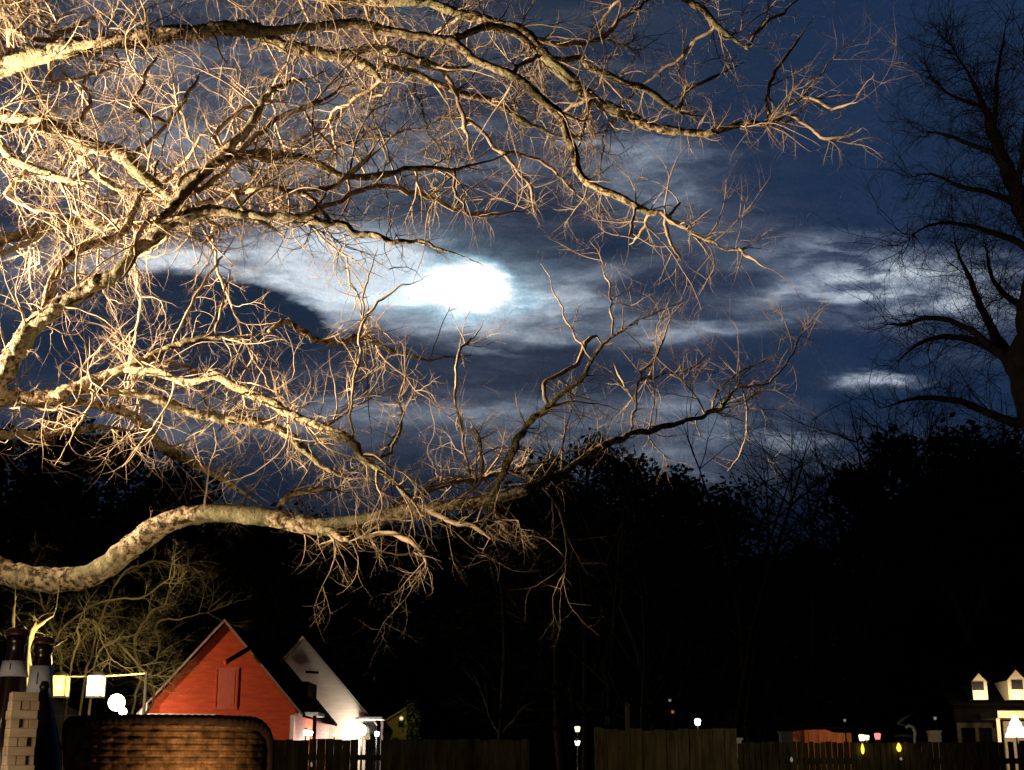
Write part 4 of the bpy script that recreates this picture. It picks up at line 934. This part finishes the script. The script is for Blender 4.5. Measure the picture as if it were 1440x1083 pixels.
def bare(seed, H=14, spread=.5, n1=17):
    r_ = random.Random(seed); root = empty('leafless_tree', (0, 0, 0), '', 'tree'); mb = MB(); tb = MB()
    pts = [Vector((0, 0, 0))]; cur = Vector((0, 0, 1))
    for i in range(9):
        cur = (cur + Vector((r_.uniform(-1, 1), r_.uniform(-1, 1), .3)) * .12).normalized(); pts.append(pts[-1] + cur * H / 9)
    rad = [.24 * (1 - i / 9) ** 1.25 + .006 for i in range(10)]
    mb.tube(pts, rad, 8); mb.build('trunk', M['dark_bark'], root, True)
    def grow(p, d, ln, r0, lvl):
        seg = 5; q_ = [p]; rr_ = [r0]; c_ = d.normalized()
        for i in range(seg):
            c_ = (c_ + Vector((r_.uniform(-1, 1), r_.uniform(-1, 1), r_.uniform(-.6, 1))) * .22).normalized(); q_.append(q_[-1] + c_ * ln / seg); rr_.append(r0 * (1 - .7 * (i + 1) / seg))
        tb.tube(q_, rr_, 4 if lvl > 1 else 3, cap=False)
        if lvl:
            for _ in range(5 if lvl > 1 else 6):
                i = r_.randint(1, seg); t_ = (q_[i] - q_[i - 1]).normalized(); s_ = Vector((r_.uniform(-1, 1), r_.uniform(-1, 1), r_.uniform(-1, 1))); s_ = (s_ - t_ * s_.dot(t_)).normalized(); a = r_.uniform(.4, .95)
                grow(q_[i], t_ * math.cos(a) + s_ * math.sin(a), ln * r_.uniform(.4, .65), rr_[i] * .62, lvl - 1)
    for k in range(n1):
        i = r_.choice((2, 3, 4, 5, 6, 6, 7, 7, 8, 8, 9)); a = r_.uniform(0, 6.28); el = r_.uniform(.25, .9)
        grow(pts[i], Vector((math.cos(a) * (1 - el * .5), math.sin(a) * (1 - el * .5), el)), H * spread * r_.uniform(.35, .62) * (1.15 - .06 * i), rad[i] * .5 + .01, 3)
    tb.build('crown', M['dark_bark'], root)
    return root
rf_ = random.Random(21)
EV = [evergreen(31), evergreen(32, 12, 3.0), evergreen(33, 12, 3.8)]
BA = [bare(41), bare(42, 14, .6), bare(43, 14, .55, 15)]
# photo x, photo y of the top, depth, proto, width scale
prof = [(-70,570,58,1.6),(10,590,60,1.5),(85,575,62,1.5),(165,600,60,1.5),(235,650,64,1.5),(300,700,66,1.5),(365,712,60,1.5),(430,722,66,1.6),(500,725,62,1.6),(570,735,66,1.6),(640,715,62,1.6),(710,690,64,1.6),(770,640,66,1.4),(825,600,60,1.3),(885,632,66,1.5),(945,655,62,1.6),(1010,700,66,1.6),(1075,780,62,1.6),(1140,770,66,1.6),(1200,650,60,1.5),(1265,600,62,1.5),(1335,595,60,1.5),(1400,600,58,1.6),(1470,570,60,1.6),
        (40,700,48,1.4),(200,740,50,1.4),(340,770,48,1.4),(480,790,50,1.5),(620,790,48,1.5),(760,740,50,1.5),(900,760,48,1.5),(1040,850,50,1.5),(1110,860,46,1.5),(1180,830,50,1.5),(1310,760,48,1.5),(1430,740,50,1.5),
        (120,820,40,1.2),(560,860,41,1.3),(690,850,42,1.3),(830,850,40,1.3),(960,880,42,1.3)]
where = lambda x: ('behind the left limbs', 'behind the red gable', 'behind the pale gable', 'right of the pale gable', 'left of centre', 'above the fence gap', 'behind the thin wooden post', 'above the terracotta shed', 'left of the dormers', 'behind the dormered house')[max(0, min(9, int((x + 20) / 146)))]
used = set()
words_h = ['lower', 'taller', 'broad', 'ragged', 'rounded', 'leaning', 'narrow', 'squat', 'shaggy']
def uniq(fmt, x, k):
    for j in range(len(words_h)):
        s_ = fmt % (words_h[(k + j) % len(words_h)], where(x))
        if s_ not in used: used.add(s_); return s_
    return s_
for k, (px, py, Yd, ws_) in enumerate(prof):
    f_ = 2.75 if px > 1100 else 1.75
    near_ = Yd < 55; Yd *= f_; ws_ *= f_ * .95
    p = P(px, py, Yd); H = p.z; pr_ = EV[k % 3]
    lab = uniq('%s black evergreen in the dark treeline ' + ('in the nearer row ' if near_ else 'far back ') + '%s', px, k)
    loc = (p.x, Yd, 0); scl = (ws_, ws_, H / 12); ro = rf_.uniform(0, 6)
    if k < 3: o = pr_; o.location = loc; o.scale = scl; o.rotation_euler.z = ro; o['label'] = lab
    else: o = copy_tree(pr_, loc, scl, ro, lab)
    o['group'] = 'dark evergreens of the treeline'
pb_ = [(350,690,40,.7),(600,660,44,.8),(790,585,46,.9),(850,600,42,.8),(930,600,44,.95),(1000,560,40,.9),(1050,610,56,1),(1100,585,52,.95),(1160,560,54,.95),(1210,545,38,1),(1270,535,42,1),(1330,540,36,1),(1390,520,40,1),(60,560,44,.9),(250,640,46,.8),(700,650,48,.8),(1150,650,50,.9),(1290,600,32,.9),(1025,700,50,.8),(1235,560,34,.9),(1370,600,30,.9),(1430,560,34,1),(900,670,34,.8),(1085,680,52,.85),(1195,548,41,1),(1230,575,44,1.1),(1305,560,43,1.1),(1350,548,42,1),(1410,545,44,1),(1455,530,42,1),(1110,610,48,1),(975,600,50,1),(870,585,52,.9),(815,575,50,.8),(1045,590,46,1)]
for k, (px, py, Yd, ws_) in enumerate(pb_):
    near_ = Yd < 39
    if px > 1180 or px < 620: Yd *= 3.3 if px > 1180 else 1.75
    p = P(px, py, Yd); H = p.z; pr_ = BA[k % 3]; sc1 = H / 14.6
    lab = uniq('%s leafless tree standing up against the night sky %s' if not near_ else '%s nearer leafless tree before the dark treeline %s', px, k)
    loc = (p.x, Yd, 0); scl = (sc1 * ws_ * 1.25, sc1 * ws_ * 1.25, sc1); ro = rf_.uniform(0, 6)
    if k < 3: o = pr_; o.location = loc; o.scale = scl; o.rotation_euler.z = ro; o['label'] = lab
    else: o = copy_tree(pr_, loc, scl, ro, lab)
    o['group'] = 'leafless trees of the treeline'

# ---------------------------------------------------------------- tall dark tree at the right edge
Yr = 24
rtree = empty('dark_tree', (P(1480, 1040, Yr).x, Yr, 0), 'tall black leafless tree silhouetted at the right edge of the sky', 'tree')
RS = [[(1490,1200,78),(1484,1000,70),(1476,800,64),(1466,640,58),(1452,560,54),(1440,500,44),(1452,420,38),(1458,350,34),(1440,300,30),(1424,258,26),(1410,220,22),(1396,182,19),(1382,146,13),(1366,110,8),(1345,78,5),(1330,50,3)],
      [(1452,560,34),(1425,515,30),(1405,480,22),(1388,450,15),(1375,420,11),(1362,385,8),(1345,350,5),(1340,310,3)],
      [(1440,530,26),(1400,492,20),(1360,476,14),(1320,474,9),(1285,488,6),(1255,515,3)],
      [(1395,488,12),(1350,455,9),(1305,448,8),(1270,456,6),(1238,454,3)],
      [(1458,360,16),(1425,338,11),(1380,322,8),(1335,314,6),(1300,320,4),(1270,345,2)],
      [(1436,290,12),(1395,272,9),(1350,262,7),(1310,245,4),(1280,250,2)],
      [(1396,182,10),(1400,150,8),(1402,110,6),(1410,60,4),(1415,30,2)], [(1410,220,9),(1370,205,7),(1330,190,5),(1300,185,2)],
      [(1384,150,7),(1350,140,5),(1320,120,4),(1300,90,2)], [(1430,270,12),(1440,200,9),(1445,120,6),(1438,50,3)],
      [(1460,600,24),(1410,590,16),(1350,565,11),(1290,560,7),(1240,575,4)], [(1455,440,14),(1420,420,10),(1395,390,7),(1385,340,4)]]
rb2 = random.Random(77); tb = MB()
for k, s_ in enumerate(RS):
    s_ = [(a_, b2_, c_ * (.8 if k else .9)) for a_, b2_, c_ in s_]; p3, rr = trace(s_, Yr, Yr + (0 if k == 0 else rb2.uniform(-1.5, 1.5)), jit=.15)
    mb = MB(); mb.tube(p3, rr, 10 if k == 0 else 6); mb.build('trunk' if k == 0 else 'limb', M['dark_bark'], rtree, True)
    ln = sum((a - b_).length for a, b_ in zip(p3, p3[1:]))
    i0 = int(len(p3) * .35) if k == 0 else 2
    for _ in range(int(ln * 15)):
        i = rb2.randint(i0, len(p3) - 1); t_ = (p3[i] - p3[i - 1]).normalized(); q_ = Vector((rb2.uniform(-1.2, .8), rb2.uniform(-1, 1), rb2.uniform(-.8, 1))); q_ = (q_ - t_ * q_.dot(t_)).normalized(); a = rb2.uniform(.5, 1.2)
        twig(tb, p3[i], t_ * math.cos(a) + q_ * math.sin(a), rb2.uniform(.5, 1.9), .009, 2, rb2, grav=.05, kink=.6, nkids=(5, 6))
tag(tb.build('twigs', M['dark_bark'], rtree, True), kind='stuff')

# ---------------------------------------------------------------- output
sc.view_settings.view_transform = 'Standard'; sc.view_settings.look = 'None'; sc.view_settings.exposure = 0; sc.view_settings.gamma = 1
sc.cycles.use_denoising = True
sc.cycles.sample_clamp_indirect = 4
